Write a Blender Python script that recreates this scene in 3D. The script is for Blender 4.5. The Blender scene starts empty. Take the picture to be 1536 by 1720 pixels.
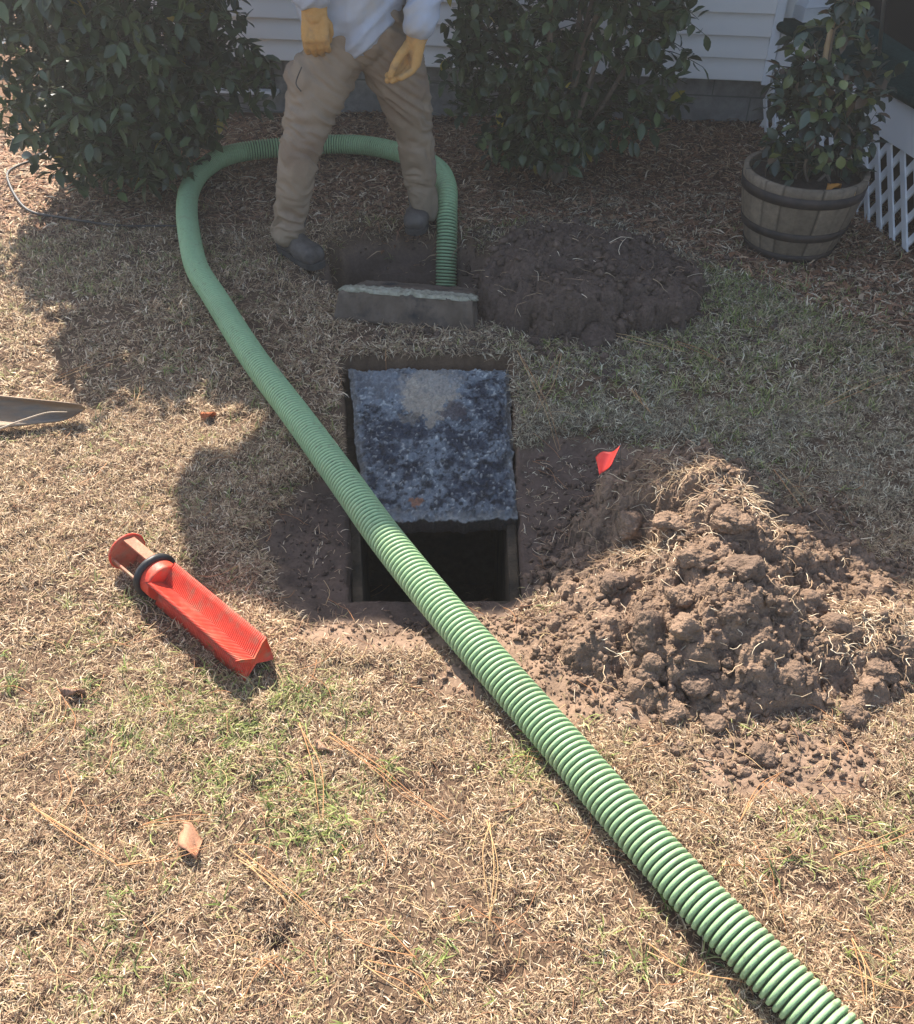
import bpy, bmesh, math, random
import numpy as np
from math import sin, cos, tan, radians, pi, sqrt, atan2, hypot
from mathutils import Vector, Matrix
C = bpy.context.scene
COL = C.collection
random.seed(7); RNG = np.random.default_rng(7)

# ------------------------------------------------------------------ camera, sky, sun
H, F, TH = 1.75, 1535.0, radians(41.0)
cam_d = bpy.data.cameras.new("camera"); cam = bpy.data.objects.new("camera", cam_d); COL.objects.link(cam)
cam.location = (0, 0, H); cam.rotation_euler = (radians(90) - TH, 0, 0)
cam_d.sensor_fit = 'HORIZONTAL'; cam_d.sensor_width = 36; cam_d.lens = 36 * F / 1536
cam_d.clip_start = .05; cam_d.clip_end = 500
C.camera = cam
C.render.resolution_x, C.render.resolution_y = 914, 1024
SUN_EL, SUN_AZ = radians(45), radians(20)     # light travels towards +x a little and towards the camera
w = bpy.data.worlds.new("World"); C.world = w; w.use_nodes = True
nt = w.node_tree; bg = nt.nodes['Background']; sky = nt.nodes.new('ShaderNodeTexSky')
sky.sky_type = 'NISHITA'; sky.sun_disc = False; sky.sun_elevation = SUN_EL; sky.sun_rotation = -SUN_AZ
nt.links.new(sky.outputs[0], bg.inputs[0]); bg.inputs[1].default_value = .108
sl = bpy.data.lights.new("sun", 'SUN'); sl.energy = 5.0; sl.angle = radians(.5); sl.color = (1, .92, .81)
so = bpy.data.objects.new("sun", sl); COL.objects.link(so)
so.rotation_euler = Vector((sin(SUN_AZ) * cos(SUN_EL), -cos(SUN_AZ) * cos(SUN_EL), -sin(SUN_EL))).to_track_quat('-Z', 'Y').to_euler()
C.view_settings.view_transform = 'Standard'; C.view_settings.look = 'None'; C.view_settings.gamma = 1
C.view_settings.exposure = 1.4
C.cycles.max_bounces = 6; C.cycles.diffuse_bounces = 3; C.cycles.glossy_bounces = 2; C.cycles.transparent_max_bounces = 4

def ray(px, py):
    u = (px - 768) / F; v = (py - 860) / F
    return np.array([u, cos(TH) - v * sin(TH), -sin(TH) - v * cos(TH)])
O3 = np.array([0, 0, H])
def G(px, py, z=0.): r = ray(px, py); return O3 + (z - H) / r[2] * r          # where a sight line meets height z
def PY(px, py, Y): r = ray(px, py); return O3 + Y / r[1] * r                    # ... the upright plane y = Y
def PZ(px, py, Z): return O3 + Z * ray(px, py)                                  # ... the depth Z

# ------------------------------------------------------------------ numeric noise
def _h(ix, iy, iz, seed):
    n = (ix.astype(np.int64) * 374761393 + iy.astype(np.int64) * 668265263 + iz.astype(np.int64) * 2147483647 + seed * 974634777) & 0xffffffff
    n = ((n ^ (n >> 13)) * 1274126177) & 0xffffffff
    n = (n ^ (n >> 16)) & 0xffffffff
    n = (n * 2246822519) & 0xffffffff
    return ((n ^ (n >> 15)) & 0xffffff) / float(0xffffff)
def vnoise(x, y, z=None, seed=0):
    x = np.asarray(x, float); y = np.asarray(y, float); z = np.zeros_like(x) if z is None else np.asarray(z, float)
    ix, iy, iz = np.floor(x), np.floor(y), np.floor(z)
    fx, fy, fz = x - ix, y - iy, z - iz
    fx, fy, fz = [t * t * (3 - 2 * t) for t in (fx, fy, fz)]
    r = 0
    for a in (0, 1):
        for b in (0, 1):
            for c in (0, 1):
                r = r + _h(ix + a, iy + b, iz + c, seed) * (fx if a else 1 - fx) * (fy if b else 1 - fy) * (fz if c else 1 - fz)
    return r * 2 - 1
def fbm(x, y, z=None, o=4, seed=0, g=.5):
    s = 0; a = 1; f = 1; t = 0
    for k in range(o):
        s = s + a * vnoise(np.asarray(x) * f + k * 17.3, np.asarray(y) * f - k * 9.1, None if z is None else np.asarray(z) * f + k * 5.7, seed + k); t += a; a *= g; f *= 2.03
    return s / t
def sst(a, b, x): t = np.clip((x - a) / (b - a), 0, 1); return t * t * (3 - 2 * t)

# ------------------------------------------------------------------ materials
def newmat(name):
    m = bpy.data.materials.new(name); m.use_nodes = True
    return m, m.node_tree, m.node_tree.nodes['Principled BSDF']
def mat(name, c1, c2=None, rough=.7, scale=8, det=6, bump=0, bscale=60, c3=None, s3=2, metal=0, spec=.5, dist=.01, lo=.35, hi=.65, stretch=None):
    m, t, p = newmat(name)
    p.inputs['Roughness'].default_value = rough; p.inputs['Metallic'].default_value = metal
    p.inputs['Specular IOR Level'].default_value = spec
    tc = t.nodes.new('ShaderNodeTexCoord'); src = tc.outputs['Object']
    if stretch:
        mp = t.nodes.new('ShaderNodeMapping'); mp.inputs['Scale'].default_value = stretch; t.links.new(src, mp.inputs[0]); src = mp.outputs[0]
    def ramp(sc, a, b, lo, hi, seed=0):
        n = t.nodes.new('ShaderNodeTexNoise'); n.inputs['Scale'].default_value = sc; n.inputs['Detail'].default_value = det; n.inputs['Roughness'].default_value = .62
        t.links.new(src, n.inputs['Vector']); r = t.nodes.new('ShaderNodeMapRange'); r.inputs[1].default_value = lo; r.inputs[2].default_value = hi
        t.links.new(n.outputs[0], r.inputs[0]); return r
    if c2:
        r = ramp(scale, c1, c2, lo, hi); mx = t.nodes.new('ShaderNodeMix'); mx.data_type = 'RGBA'
        mx.inputs[6].default_value = (*c1, 1); mx.inputs[7].default_value = (*c2, 1); t.links.new(r.outputs[0], mx.inputs[0]); out = mx.outputs[2]
        if c3:
            r = ramp(s3, c1, c2, .5, .68); my = t.nodes.new('ShaderNodeMix'); my.data_type = 'RGBA'
            t.links.new(out, my.inputs[6]); my.inputs[7].default_value = (*c3, 1); t.links.new(r.outputs[0], my.inputs[0]); out = my.outputs[2]
        t.links.new(out, p.inputs['Base Color'])
    else: p.inputs['Base Color'].default_value = (*c1, 1)
    if bump:
        n = t.nodes.new('ShaderNodeTexNoise'); n.inputs['Scale'].default_value = bscale; n.inputs['Detail'].default_value = 5; t.links.new(src, n.inputs['Vector'])
        b = t.nodes.new('ShaderNodeBump'); b.inputs['Strength'].default_value = bump; b.inputs['Distance'].default_value = dist
        t.links.new(n.outputs[0], b.inputs['Height']); t.links.new(b.outputs[0], p.inputs['Normal'])
    return m
def attr_mat(name, rough=.8, spec=.25, trans=0., bump=0, bscale=200, nz=0., nscale=40, dist=.004):
    """base colour carried by the mesh itself (attribute 'col'), with fine mottling"""
    m, t, p = newmat(name); p.inputs['Roughness'].default_value = rough; p.inputs['Specular IOR Level'].default_value = spec
    a = t.nodes.new('ShaderNodeAttribute'); a.attribute_name = 'col'; out = a.outputs['Color']
    tc = t.nodes.new('ShaderNodeTexCoord')
    if nz:
        n = t.nodes.new('ShaderNodeTexNoise'); n.inputs['Scale'].default_value = nscale; n.inputs['Detail'].default_value = 6; n.inputs['Roughness'].default_value = .7
        t.links.new(tc.outputs['Object'], n.inputs['Vector'])
        r = t.nodes.new('ShaderNodeMapRange'); r.inputs[1].default_value = .3; r.inputs[2].default_value = .7; r.inputs[3].default_value = 1 - nz; r.inputs[4].default_value = 1 + nz; t.links.new(n.outputs[0], r.inputs[0])
        v = t.nodes.new('ShaderNodeVectorMath'); v.operation = 'SCALE'; t.links.new(out, v.inputs[0]); t.links.new(r.outputs[0], v.inputs['Scale']); out = v.outputs[0]
    t.links.new(out, p.inputs['Base Color'])
    if bump:
        n = t.nodes.new('ShaderNodeTexNoise'); n.inputs['Scale'].default_value = bscale; n.inputs['Detail'].default_value = 5; t.links.new(tc.outputs['Object'], n.inputs['Vector'])
        b = t.nodes.new('ShaderNodeBump'); b.inputs['Strength'].default_value = bump; b.inputs['Distance'].default_value = dist
        t.links.new(n.outputs[0], b.inputs['Height']); t.links.new(b.outputs[0], p.inputs['Normal'])
    if trans:
        tr = t.nodes.new('ShaderNodeBsdfTranslucent'); t.links.new(out, tr.inputs[0]); ms = t.nodes.new('ShaderNodeMixShader'); ms.inputs[0].default_value = trans
        t.links.new(p.outputs[0], ms.inputs[1]); t.links.new(tr.outputs[0], ms.inputs[2]); t.links.new(ms.outputs[0], t.nodes['Material Output'].inputs[0])
    return m

# ------------------------------------------------------------------ object helpers
def props(o, label=None, cat=None, group=None, kind=None):
    for k, v in (('label', label), ('category', cat), ('group', group), ('kind', kind)):
        if v: o[k] = v
    return o
def npmesh(name, V, Fs, m, parent=None, smooth=False, col=None):
    """V (n,3); Fs list of int arrays (k,3) or (k,4)"""
    V = np.asarray(V, np.float32); me = bpy.data.meshes.new(name)
    Fs = [np.asarray(f, np.int32) for f in Fs if len(f)]
    me.vertices.add(len(V)); me.vertices.foreach_set('co', V.ravel())
    nl = sum(f.size for f in Fs); npol = sum(len(f) for f in Fs)
    me.loops.add(nl); me.polygons.add(npol)
    me.loops.foreach_set('vertex_index', np.concatenate([f.ravel() for f in Fs]))
    tot = np.concatenate([np.full(len(f), f.shape[1], np.int32) for f in Fs]); st = np.concatenate([[0], np.cumsum(tot)[:-1]]).astype(np.int32)
    me.polygons.foreach_set('loop_start', st)
    if smooth: me.polygons.foreach_set('use_smooth', np.ones(npol, bool))
    me.update(calc_edges=True); me.validate(verbose=False)
    if col is not None:
        a = me.color_attributes.new('col', 'FLOAT_COLOR', 'POINT'); c = np.ones((len(V), 4), np.float32); c[:, :3] = col; a.data.foreach_set('color', c.ravel())
    me.materials.append(m)
    o = bpy.data.objects.new(name, me); COL.objects.link(o)
    if parent: o.parent = parent
    return o
def bmobj(name, bm, m, parent=None, smooth=False, bevel=0):
    me = bpy.data.meshes.new(name)
    if bevel:
        bmesh.ops.bevel(bm, geom=[e for e in bm.edges if len(e.link_faces) == 2 and e.calc_face_angle(0) > .5], offset=bevel, segments=2, affect='EDGES', profile=.5)
    bmesh.ops.recalc_face_normals(bm, faces=bm.faces)
    bm.to_mesh(me); bm.free(); me.materials.append(m)
    if smooth: me.polygons.foreach_set('use_smooth', np.ones(len(me.polygons), bool))
    o = bpy.data.objects.new(name, me); COL.objects.link(o)
    if parent: o.parent = parent
    return o
def empty(name, loc=(0, 0, 0), rz=0):
    o = bpy.data.objects.new(name, None); o.empty_display_size = .1; o.location = loc; o.rotation_euler = (0, 0, rz); COL.objects.link(o); return o
def box(bm, c, s, R=None):
    r = bmesh.ops.create_cube(bm, size=1)['verts']
    for v in r:
        p = Vector((v.co.x * s[0], v.co.y * s[1], v.co.z * s[2]))
        if R is not None: p = R @ p
        v.co = p + Vector(c)
    return r
def beam(bm, a, b, w, t, up=(0, 0, 1)):
    a, b = Vector(a), Vector(b); d = (b - a); L = d.length; z = d.normalized(); x = z.cross(Vector(up))
    if x.length < 1e-4: x = z.cross(Vector((0, 1, 0)))
    x.normalize(); y = x.cross(z); R = Matrix((x, y, z)).transposed()
    return box(bm, (a + b) / 2, (w, t, L), R)
def smoothpath(P, n):
    """Catmull-Rom through P, n points evenly by arc length"""
    P = np.asarray(P, float); Q = np.vstack([2 * P[0] - P[1], P, 2 * P[-1] - P[-2]]); out = []
    for i in range(1, len(Q) - 2):
        for t in np.linspace(0, 1, 24, endpoint=False):
            a, b, c, d = Q[i - 1:i + 3]
            out.append(.5 * ((2 * b) + (c - a) * t + (2 * a - 5 * b + 4 * c - d) * t * t + (3 * b - a - 3 * c + d) * t ** 3))
    out.append(P[-1]); out = np.array(out)
    s = np.concatenate([[0], np.cumsum(np.linalg.norm(np.diff(out[:, :3], axis=0), axis=1))])
    if n < 0: n = int(s[-1] / -n * 1) if n < -1 else int(s[-1] / (-n))
    q = np.linspace(0, s[-1], n)
    return np.stack([np.interp(q, s, out[:, k]) for k in range(out.shape[1])], 1), s[-1]
def tube(P, R, k=8, cap=True, rfun=None):
    """P (n,3), R scalar/(n,) -> V, quads (and end tris)"""
    P = np.asarray(P, float); n = len(P); T = np.gradient(P, axis=0); T /= np.linalg.norm(T, axis=1)[:, None] + 1e-12
    u = np.cross(T[0], [0, 0, 1.]);
    if np.linalg.norm(u) < 1e-3: u = np.cross(T[0], [0, 1., 0])
    u /= np.linalg.norm(u); U = [u]
    for i in range(1, n):
        u = U[-1] - T[i] * (U[-1] @ T[i]); u /= np.linalg.norm(u) + 1e-12; U.append(u)
    U = np.array(U); W = np.cross(T, U)
    a = np.linspace(0, 2 * pi, k, endpoint=False); R = np.broadcast_to(np.asarray(R, float), (n,))
    rr = R[:, None] * np.ones((1, k))
    if rfun is not None: rr = rfun(rr, a)
    V = P[:, None] + rr[..., None] * (np.cos(a)[None, :, None] * U[:, None] + np.sin(a)[None, :, None] * W[:, None])
    V = V.reshape(-1, 3); i = np.arange(n - 1)[:, None] * k; j = np.arange(k)[None]; j2 = (j + 1) % k
    Q = np.stack([i + j, i + j2, i + k + j2, i + k + j], -1).reshape(-1, 4)
    Tn = []
    if cap:
        V = np.vstack([V, P[0], P[-1]]); c0, c1 = len(V) - 2, len(V) - 1
        Tn = np.array([[c0, (q + 1) % k, q] for q in range(k)] + [[c1, (n - 1) * k + q, (n - 1) * k + (q + 1) % k] for q in range(k)])
    return V, Q, Tn
class MB:
    def __init__(s): s.V = []; s.Q = []; s.T = []; s.C = []; s.n = 0
    def add(s, V, Q=(), T=(), c=None):
        V = np.asarray(V); s.V.append(V)
        if len(Q): s.Q.append(np.asarray(Q) + s.n)
        if len(T): s.T.append(np.asarray(T) + s.n)
        if c is not None: s.C.append(np.broadcast_to(np.asarray(c, float), (len(V), 3)))
        s.n += len(V)
    def tube(s, P, R, k=6, c=None, cap=True): V, Q, T = tube(P, R, k, cap); s.add(V, Q, T, c)
    def build(s, name, m, parent=None, smooth=True):
        return npmesh(name, np.vstack(s.V), [np.vstack(a) for a in (s.Q, s.T) if a], m, parent, smooth, np.vstack(s.C) if s.C else None)
def organic(name, caps, vox, m, parent=None, smooth=6, disp=None, ell=()):
    """tapered limbs and ellipsoids fused into one continuous surface"""
    mb = MB()
    for a, b, ra, rb in caps:
        a, b = np.array(a, float), np.array(b, float); d = b - a; L = np.linalg.norm(d); d = d / L; n = 14
        ts = []; rs = []
        for q in np.linspace(-pi / 2, 0, 6): ts.append(ra * sin(q)); rs.append(max(ra * cos(q), 1e-4))
        for q in np.linspace(0, 1, n)[1:-1]: ts.append(q * L); rs.append(ra + (rb - ra) * q)
        for q in np.linspace(0, pi / 2, 6): ts.append(L + rb * sin(q)); rs.append(max(rb * cos(q), 1e-4))
        mb.tube(a + np.array(ts)[:, None] * d, np.array(rs), 18)
    for c, r, R in ell:
        P = np.zeros((13, 3)); P[:, 2] = np.sin(np.linspace(-pi / 2, pi / 2, 13)); V, Q, T = tube(P, np.maximum(np.cos(np.linspace(-pi / 2, pi / 2, 13)), 1e-3), 20)
        V = V * np.array(r)
        if R is not None: V = V @ np.array(R.to_3x3()).T
        mb.add(V + np.array(c), Q, T)
    o = mb.build(name, m, None)
    r = o.modifiers.new('r', 'REMESH'); r.mode = 'VOXEL'; r.voxel_size = vox
    s = o.modifiers.new('s', 'SMOOTH'); s.iterations = smooth; s.factor = .5
    dg = bpy.context.evaluated_depsgraph_get(); me = bpy.data.meshes.new_from_object(o.evaluated_get(dg)); old = o.data
    o.modifiers.clear(); o.data = me; bpy.data.meshes.remove(old); me.name = name
    if disp:
        n = len(me.vertices); co = np.empty(n * 3, np.float32); me.vertices.foreach_get('co', co); co = co.reshape(-1, 3)
        no = np.empty(n * 3, np.float32); me.vertices.foreach_get('normal', no); no = no.reshape(-1, 3)
        co = co + no * disp(co.astype(float))[:, None]; me.vertices.foreach_set('co', co.astype(np.float32).ravel()); me.update()
    me.polygons.foreach_set('use_smooth', np.ones(len(me.polygons), bool))
    me.materials.clear(); me.materials.append(m)
    if parent: o.parent = parent
    return o

# ------------------------------------------------------------------ terrain shape
PIT = np.array([G(588, 1013, -.065)[:2], G(880, 1010, -.065)[:2], G(858, 610, -.03)[:2], G(574, 612, -.03)[:2]])       # counter-clockwise
def quad_d(x, y, Q):
    """signed distance-like value: positive inside the convex quad"""
    d = None
    for i in range(4):
        a, b = Q[i], Q[(i + 1) % 4]; e = b - a; L = np.hypot(*e); s = (e[0] * (y - a[1]) - e[1] * (x - a[0])) / L
        d = s if d is None else np.minimum(d, s)
    return d
PIT2 = np.array([G(560, 500)[:2], G(800, 505)[:2], G(770, 402)[:2], G(545, 402)[:2]])
def bowl(x, y, cx, cy, rx, ry, a=.0):
    u, v = x - cx, y - cy; u, v = u * cos(a) + v * sin(a), -u * sin(a) + v * cos(a)
    r = np.sqrt((u / rx) ** 2 + (v / ry) ** 2) + .16 * fbm(x * 5, y * 5, o=3, seed=5)
    return 1 - sst(.62, 1.05, r)
def dig1(x, y):
    x = x + .05 * fbm(x * 7, y * 7, o=3, seed=6); y = y + .05 * fbm(x * 7, y * 7, o=3, seed=7)
    return np.maximum(bowl(x, y, -.10, 1.95, .56, .42), .9 * bowl(x, y, .36, 2.05, .38, .42))
def dig2(x, y): return bowl(x, y, -.20, 3.64, .44, .42)
def ground_z(x, y, fine=True):
    x = np.asarray(x, float); y = np.asarray(y, float)
    z = .018 * fbm(x * 1.3, y * 1.3, o=3, seed=1)
    z = z + sst(4.3, 5.4, y) * (-.012 + .03 * np.clip(x, -2, 2))
    d1, d2 = dig1(x, y), dig2(x, y)
    z = z - .07 * d1 - .17 * d2
    if fine:
        s = soil(x, y); z = z - .022 * hollow(x, y)
        z = z + (.004 + .010 * s) * fbm(x * 18, y * 18, o=4, seed=2, g=.6) + .003 * s * np.abs(fbm(x * 70, y * 70, o=2, seed=3))
    p = quad_d(x, y, PIT) + .012 * fbm(x * 14, y * 14, o=3, seed=8)
    z = np.where(p > 0, z - 1.15 * sst(0, .03, p), z)
    p = quad_d(x, y, PIT2) + .015 * fbm(x * 14, y * 14, o=3, seed=9)
    z = np.where(p > 0, z - .55 * sst(0, .05, p), z)
    return z
HOLES = [(*G(470, 1582)[:2], .035, 1), (*G(435, 1325)[:2], .04, .8), (*G(1190, 1480)[:2], .04, .8), (*G(410, 1240)[:2], .05, .6), (*G(100, 1560)[:2], .03, .6), (*G(215, 1395)[:2], .03, .6), (*G(655, 1140)[:2], .05, .6), (*G(700, 1330)[:2], .05, .6), (*G(1350, 1500)[:2], .05, .5), (*G(840, 1640)[:2], .03, .8), (*G(250, 1570)[:2], .025, .8), (*G(1490, 1350)[:2], .04, .5)]
def hollow(x, y):
    h = 0
    for cx, cy, rr, k in HOLES: h = np.maximum(h, k * np.exp(-(((x - cx) ** 2 + ((y - cy) * 1.3) ** 2) / rr ** 2) * (1 + .8 * fbm(x * 30, y * 30, o=2, seed=14))))
    return h
PILES = [(.70, 1.68, .44, .42), (.43, 3.36, .52, .36)]
def soil(x, y):
    """1 where bare dug earth shows"""
    n = .22 * fbm(x * 6, y * 6, o=4, seed=11) + .1 * fbm(x * 25, y * 25, o=2, seed=12)
    s = np.maximum(dig1(x, y) * 1.3, dig2(x, y) * 1.5)
    for cx, cy, rx, ry in PILES:
        r = np.sqrt(((x - cx) / (rx * 1.12)) ** 2 + ((y - cy) / (ry * 1.12)) ** 2); s = np.maximum(s, 1.5 - 1.15 * r)
    r = np.sqrt(((x - .30) / .42) ** 2 + ((y - 1.44) / .22) ** 2); s = np.maximum(s, 1.35 - 1.0 * r)          # spilled sand in front of the opening
    r = np.sqrt(((x + .04) / .46) ** 2 + ((y - 1.565) / .10) ** 2); s = np.maximum(s, 1.25 - .95 * r)
    r = np.sqrt(((x - .72) / .34) ** 2 + ((y - 1.16) / .13) ** 2); s = np.maximum(s, 1.15 - 1.0 * r)
    for cx, cy, rr in ((.37, .98, .05),):
        r = np.hypot(x - cx, y - cy) / rr; s = np.maximum(s, .95 - .6 * r)
    return np.clip(sst(.32, .62, s + n), 0, 1)
def mulch(x, y):
    edge = 4.02 - sst(.5, 1.9, x) * 1.15 + .12 * fbm(x * 4, y * 4, o=2, seed=21) + sst(-1.2, -2.2, x) * -.1
    return sst(-.12, .12, y - edge)
def green(x, y):
    g = fbm(x * 3.2, y * 3.2, o=3, seed=31)
    spot = 0
    for cx, cy, rx, ry, a in ((-.58, 1.30, .30, .11, .5), (-.44, 1.13, .2, .07, .4), (.15, 1.18, .1, .06, .4), (1.25, 3.35, .45, .3, .9), (.95, 2.8, .7, .5, .35), (-.30, 1.06, .1, .1, .4)):
        spot = np.maximum(spot, a * np.exp(-(((x - cx) / rx) ** 2 + ((y - cy) / ry) ** 2)))
    return np.clip(spot + .02 + .20 * g, .0, 1)

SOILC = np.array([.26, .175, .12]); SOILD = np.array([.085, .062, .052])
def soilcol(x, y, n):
    soil_dark = np.clip(np.maximum(dig1(x, y), dig2(x, y)) * 1.3, 0, 1) * .85  # darker soil tone inside the dug bowls and round the far heap
    soil_dark = np.maximum(soil_dark, .7 * bowl(x, y, .43, 3.36, .75, .5))
    c = SOILC * (1 - soil_dark)[:, None] + SOILD * soil_dark[:, None]
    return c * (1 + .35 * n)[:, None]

# ------------------------------------------------------------------ ground sheet
xs = np.concatenate([-np.geomspace(60, 3.0, 22), np.arange(-2.95, 2.6, .011), np.geomspace(2.65, 60, 22)])
ys = np.concatenate([-np.geomspace(40, .5, 16), np.arange(.35, 5.75, .011), np.geomspace(5.8, 80, 22)])
XX, YY = np.meshgrid(xs, ys); x, y = XX.ravel(), YY.ravel()
z = ground_z(x, y)
n1 = fbm(x * 30, y * 30, o=4, seed=41, g=.7); s = soil(x, y); mu = mulch(x, y)
base = np.array([.13, .085, .055]) * (1 + .5 * n1)[:, None]; hw = hollow(x, y)[:, None]; base = base * (1 - hw) + np.array([.07, .04, .03]) * hw
mc = np.array([.15, .085, .05]) * (1 + .5 * n1)[:, None]
base = base * (1 - mu)[:, None] + mc * mu[:, None]
colr = base * (1 - s)[:, None] + soilcol(x, y, n1) * s[:, None]
nx, ny = len(xs), len(ys); I = (np.arange(ny - 1)[:, None] * nx + np.arange(nx - 1)[None]).ravel()
M_ground = attr_mat('ground_mat', .95, .1, bump=.7, bscale=160, nz=.25, nscale=90)
g = npmesh('ground', np.stack([x, y, z], 1), [np.stack([I, I + 1, I + nx + 1, I + nx], 1)], M_ground, None, True, colr)
props(g, kind='structure')

# ------------------------------------------------------------------ grass, straw and litter
def infield(x, y, m=.35):
    Z = y * cos(TH) + H * sin(TH); return np.abs(x) < .52 * Z + m
def sample(n, y0, y1, dens=None):
    """n points in the strip, thinned by dens(x,y) in 0..1"""
    out = []; tot = 0
    while tot < n:
        yy = RNG.uniform(y0, y1, n); xx = RNG.uniform(-3, 2.6, n); k = infield(xx, yy)
        if dens is not None: k &= RNG.random(n) < dens(xx, yy)
        out.append(np.stack([xx[k], yy[k]], 1)); tot += k.sum()
    return np.vstack(out)[:n]
def ribbons(P, L, W, az, lift, curl, col, z0=.0, tipcol=1.15):
    """curved blades: root P(n,2); lift = rise angle, curl = bending of heading"""
    n = len(P); seg = 3; V = np.zeros((n, seg + 1, 2, 3)); pos = np.stack([P[:, 0], P[:, 1], ground_z(P[:, 0], P[:, 1]) + z0], 1)
    a = az.copy(); e = lift.copy(); st = L / seg
    for k in range(seg + 1):
        wd = W * (1, 1, .75, .12)[k] * .5
        side = np.stack([-np.sin(a), np.cos(a), RNG.normal(0, .35, n)], 1)
        V[:, k, 0] = pos - side * wd[:, None]; V[:, k, 1] = pos + side * wd[:, None]
        pos = pos + np.stack([np.cos(a) * np.cos(e), np.sin(a) * np.cos(e), np.sin(e)], 1) * st[:, None]
        a = a + curl; e = e - np.abs(RNG.normal(.35, .25, n))
    b = (np.arange(n) * (seg + 1) * 2)[:, None]; Q = np.concatenate([b + np.array([2 * k, 2 * k + 1, 2 * k + 3, 2 * k + 2]) for k in range(seg)])
    cc = np.repeat(col[:, None, :], (seg + 1) * 2, 1).reshape(-1, 3)
    return V.reshape(-1, 3), Q, cc
def pal(n, cols, wts, var=.2):
    c = np.array(cols)[RNG.choice(len(cols), n, p=np.array(wts) / sum(wts))]; return c * (1 + RNG.normal(0, var, (n, 1))).clip(.4, 1.7)
STRAW = [(.59, .44, .28), (.44, .30, .185), (.84, .69, .49), (.27, .165, .105), (.42, .35, .18), (.13, .08, .055)]
SW = [4, 4, 2.2, 3., 1.2, 2.2]
M_grass = attr_mat('dry_grass_mat', .75, .25, trans=.3)
mb = MB()
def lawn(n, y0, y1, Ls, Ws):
    P = sample(n, y0, y1, lambda x, y: (1 - .85 * hollow(x, y)) * (1 - soil(x, y) * .97) * (1 - .85 * mulch(x, y)) * np.where(quad_d(x, y, PIT) > -.005, 0, 1) * (.22 + .78 * sst(-.3, .15, fbm(x * 9, y * 9, o=3, seed=51))))
    n = len(P); L = RNG.uniform(*Ls, n); W = RNG.uniform(*Ws, n)
    lift = np.abs(RNG.normal(.33, .42, n)).clip(0, 1.4)
    V, Q, c = ribbons(P, L, W, RNG.uniform(0, 2 * pi, n), lift, RNG.normal(0, .24, n), pal(n, STRAW, SW), .021 * np.clip(.15 + fbm(P[:, 0] * 22, P[:, 1] * 22, o=3, seed=56, g=.6) * 1.4, 0, 1) * RNG.uniform(.3, 1, n) * (1 - soil(P[:, 0], P[:, 1])))
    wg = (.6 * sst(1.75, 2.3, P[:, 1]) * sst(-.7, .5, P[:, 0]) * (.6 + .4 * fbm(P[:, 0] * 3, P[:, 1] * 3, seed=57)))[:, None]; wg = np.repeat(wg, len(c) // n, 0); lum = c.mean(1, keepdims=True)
    c = c * (1 - wg) + lum * np.array([.90, 1.0, .78]) * wg  # greener grass region, with the grey-green of the house shade blended in
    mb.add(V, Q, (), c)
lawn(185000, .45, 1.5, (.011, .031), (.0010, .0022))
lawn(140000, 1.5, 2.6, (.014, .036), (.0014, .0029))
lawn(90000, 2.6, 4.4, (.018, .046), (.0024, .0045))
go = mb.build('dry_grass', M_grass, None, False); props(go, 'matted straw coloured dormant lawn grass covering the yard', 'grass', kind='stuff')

mb = MB()
def tufts(n, y0, y1, k=7):
    P = sample(n, y0, y1, lambda x, y: green(x, y) * (1 - soil(x, y) * .93) * (1 - .8 * mulch(x, y)) * np.where(quad_d(x, y, PIT) > -.01, 0, 1))
    P = np.repeat(P, k, 0) + RNG.normal(0, .007, (n * k, 2)); n = len(P)
    V, Q, c = ribbons(P, RNG.uniform(.02, .055, n), RNG.uniform(.0018, .0034, n), RNG.uniform(0, 2 * pi, n), RNG.uniform(.3, 1.3, n), RNG.normal(0, .25, n),
                      pal(n, [(.20, .27, .07), (.34, .40, .12), (.46, .46, .20), (.10, .15, .05), (.52, .45, .25)], [2, 3, 3, 1, 3]))
    mb.add(V, Q, (), c)
tufts(700, .5, 1.7); tufts(500, 1.7, 2.8); tufts(1200, 2.8, 4.2)
props(mb.build('green_grass', attr_mat('green_grass_mat', .6, .35, trans=.4), None, False), 'sparse green grass tufts among the straw coloured lawn', 'grass', kind='stuff')

# pine straw and bark litter round the hedge and the barrel
mb = MB()
P = sample(42000, 2.8, 5.65, mulch); n = len(P)
V, Q, c = ribbons(P, RNG.uniform(.03, .12, n), RNG.uniform(.003, .0075, n), RNG.uniform(0, 2 * pi, n), np.abs(RNG.normal(.05, .18, n)), RNG.normal(0, .12, n),
                  pal(n, [(.36, .20, .12), (.50, .35, .22), (.22, .12, .075), (.13, .08, .055), (.64, .52, .37)], [4, 3, 3, 2, 1.4]), .004)
mb.add(V, Q, (), c)
P = sample(9000, 2.9, 5.65, mulch); n = len(P)
V, Q, c = ribbons(P, RNG.uniform(.02, .05, n), RNG.uniform(.010, .022, n), RNG.uniform(0, 2 * pi, n), np.abs(RNG.normal(.1, .25, n)), RNG.normal(0, .3, n),
                  pal(n, [(.26, .13, .07), (.34, .21, .12), (.14, .08, .055), (.42, .30, .2)], [3, 2, 3, 1]), .006)
mb.add(V, Q, (), c)
props(mb.build('pine_straw', attr_mat('pine_straw_mat', .8, .2, trans=.1), None, False), 'reddish brown pine straw and bark litter under the hedge', 'mulch', kind='stuff')

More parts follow.
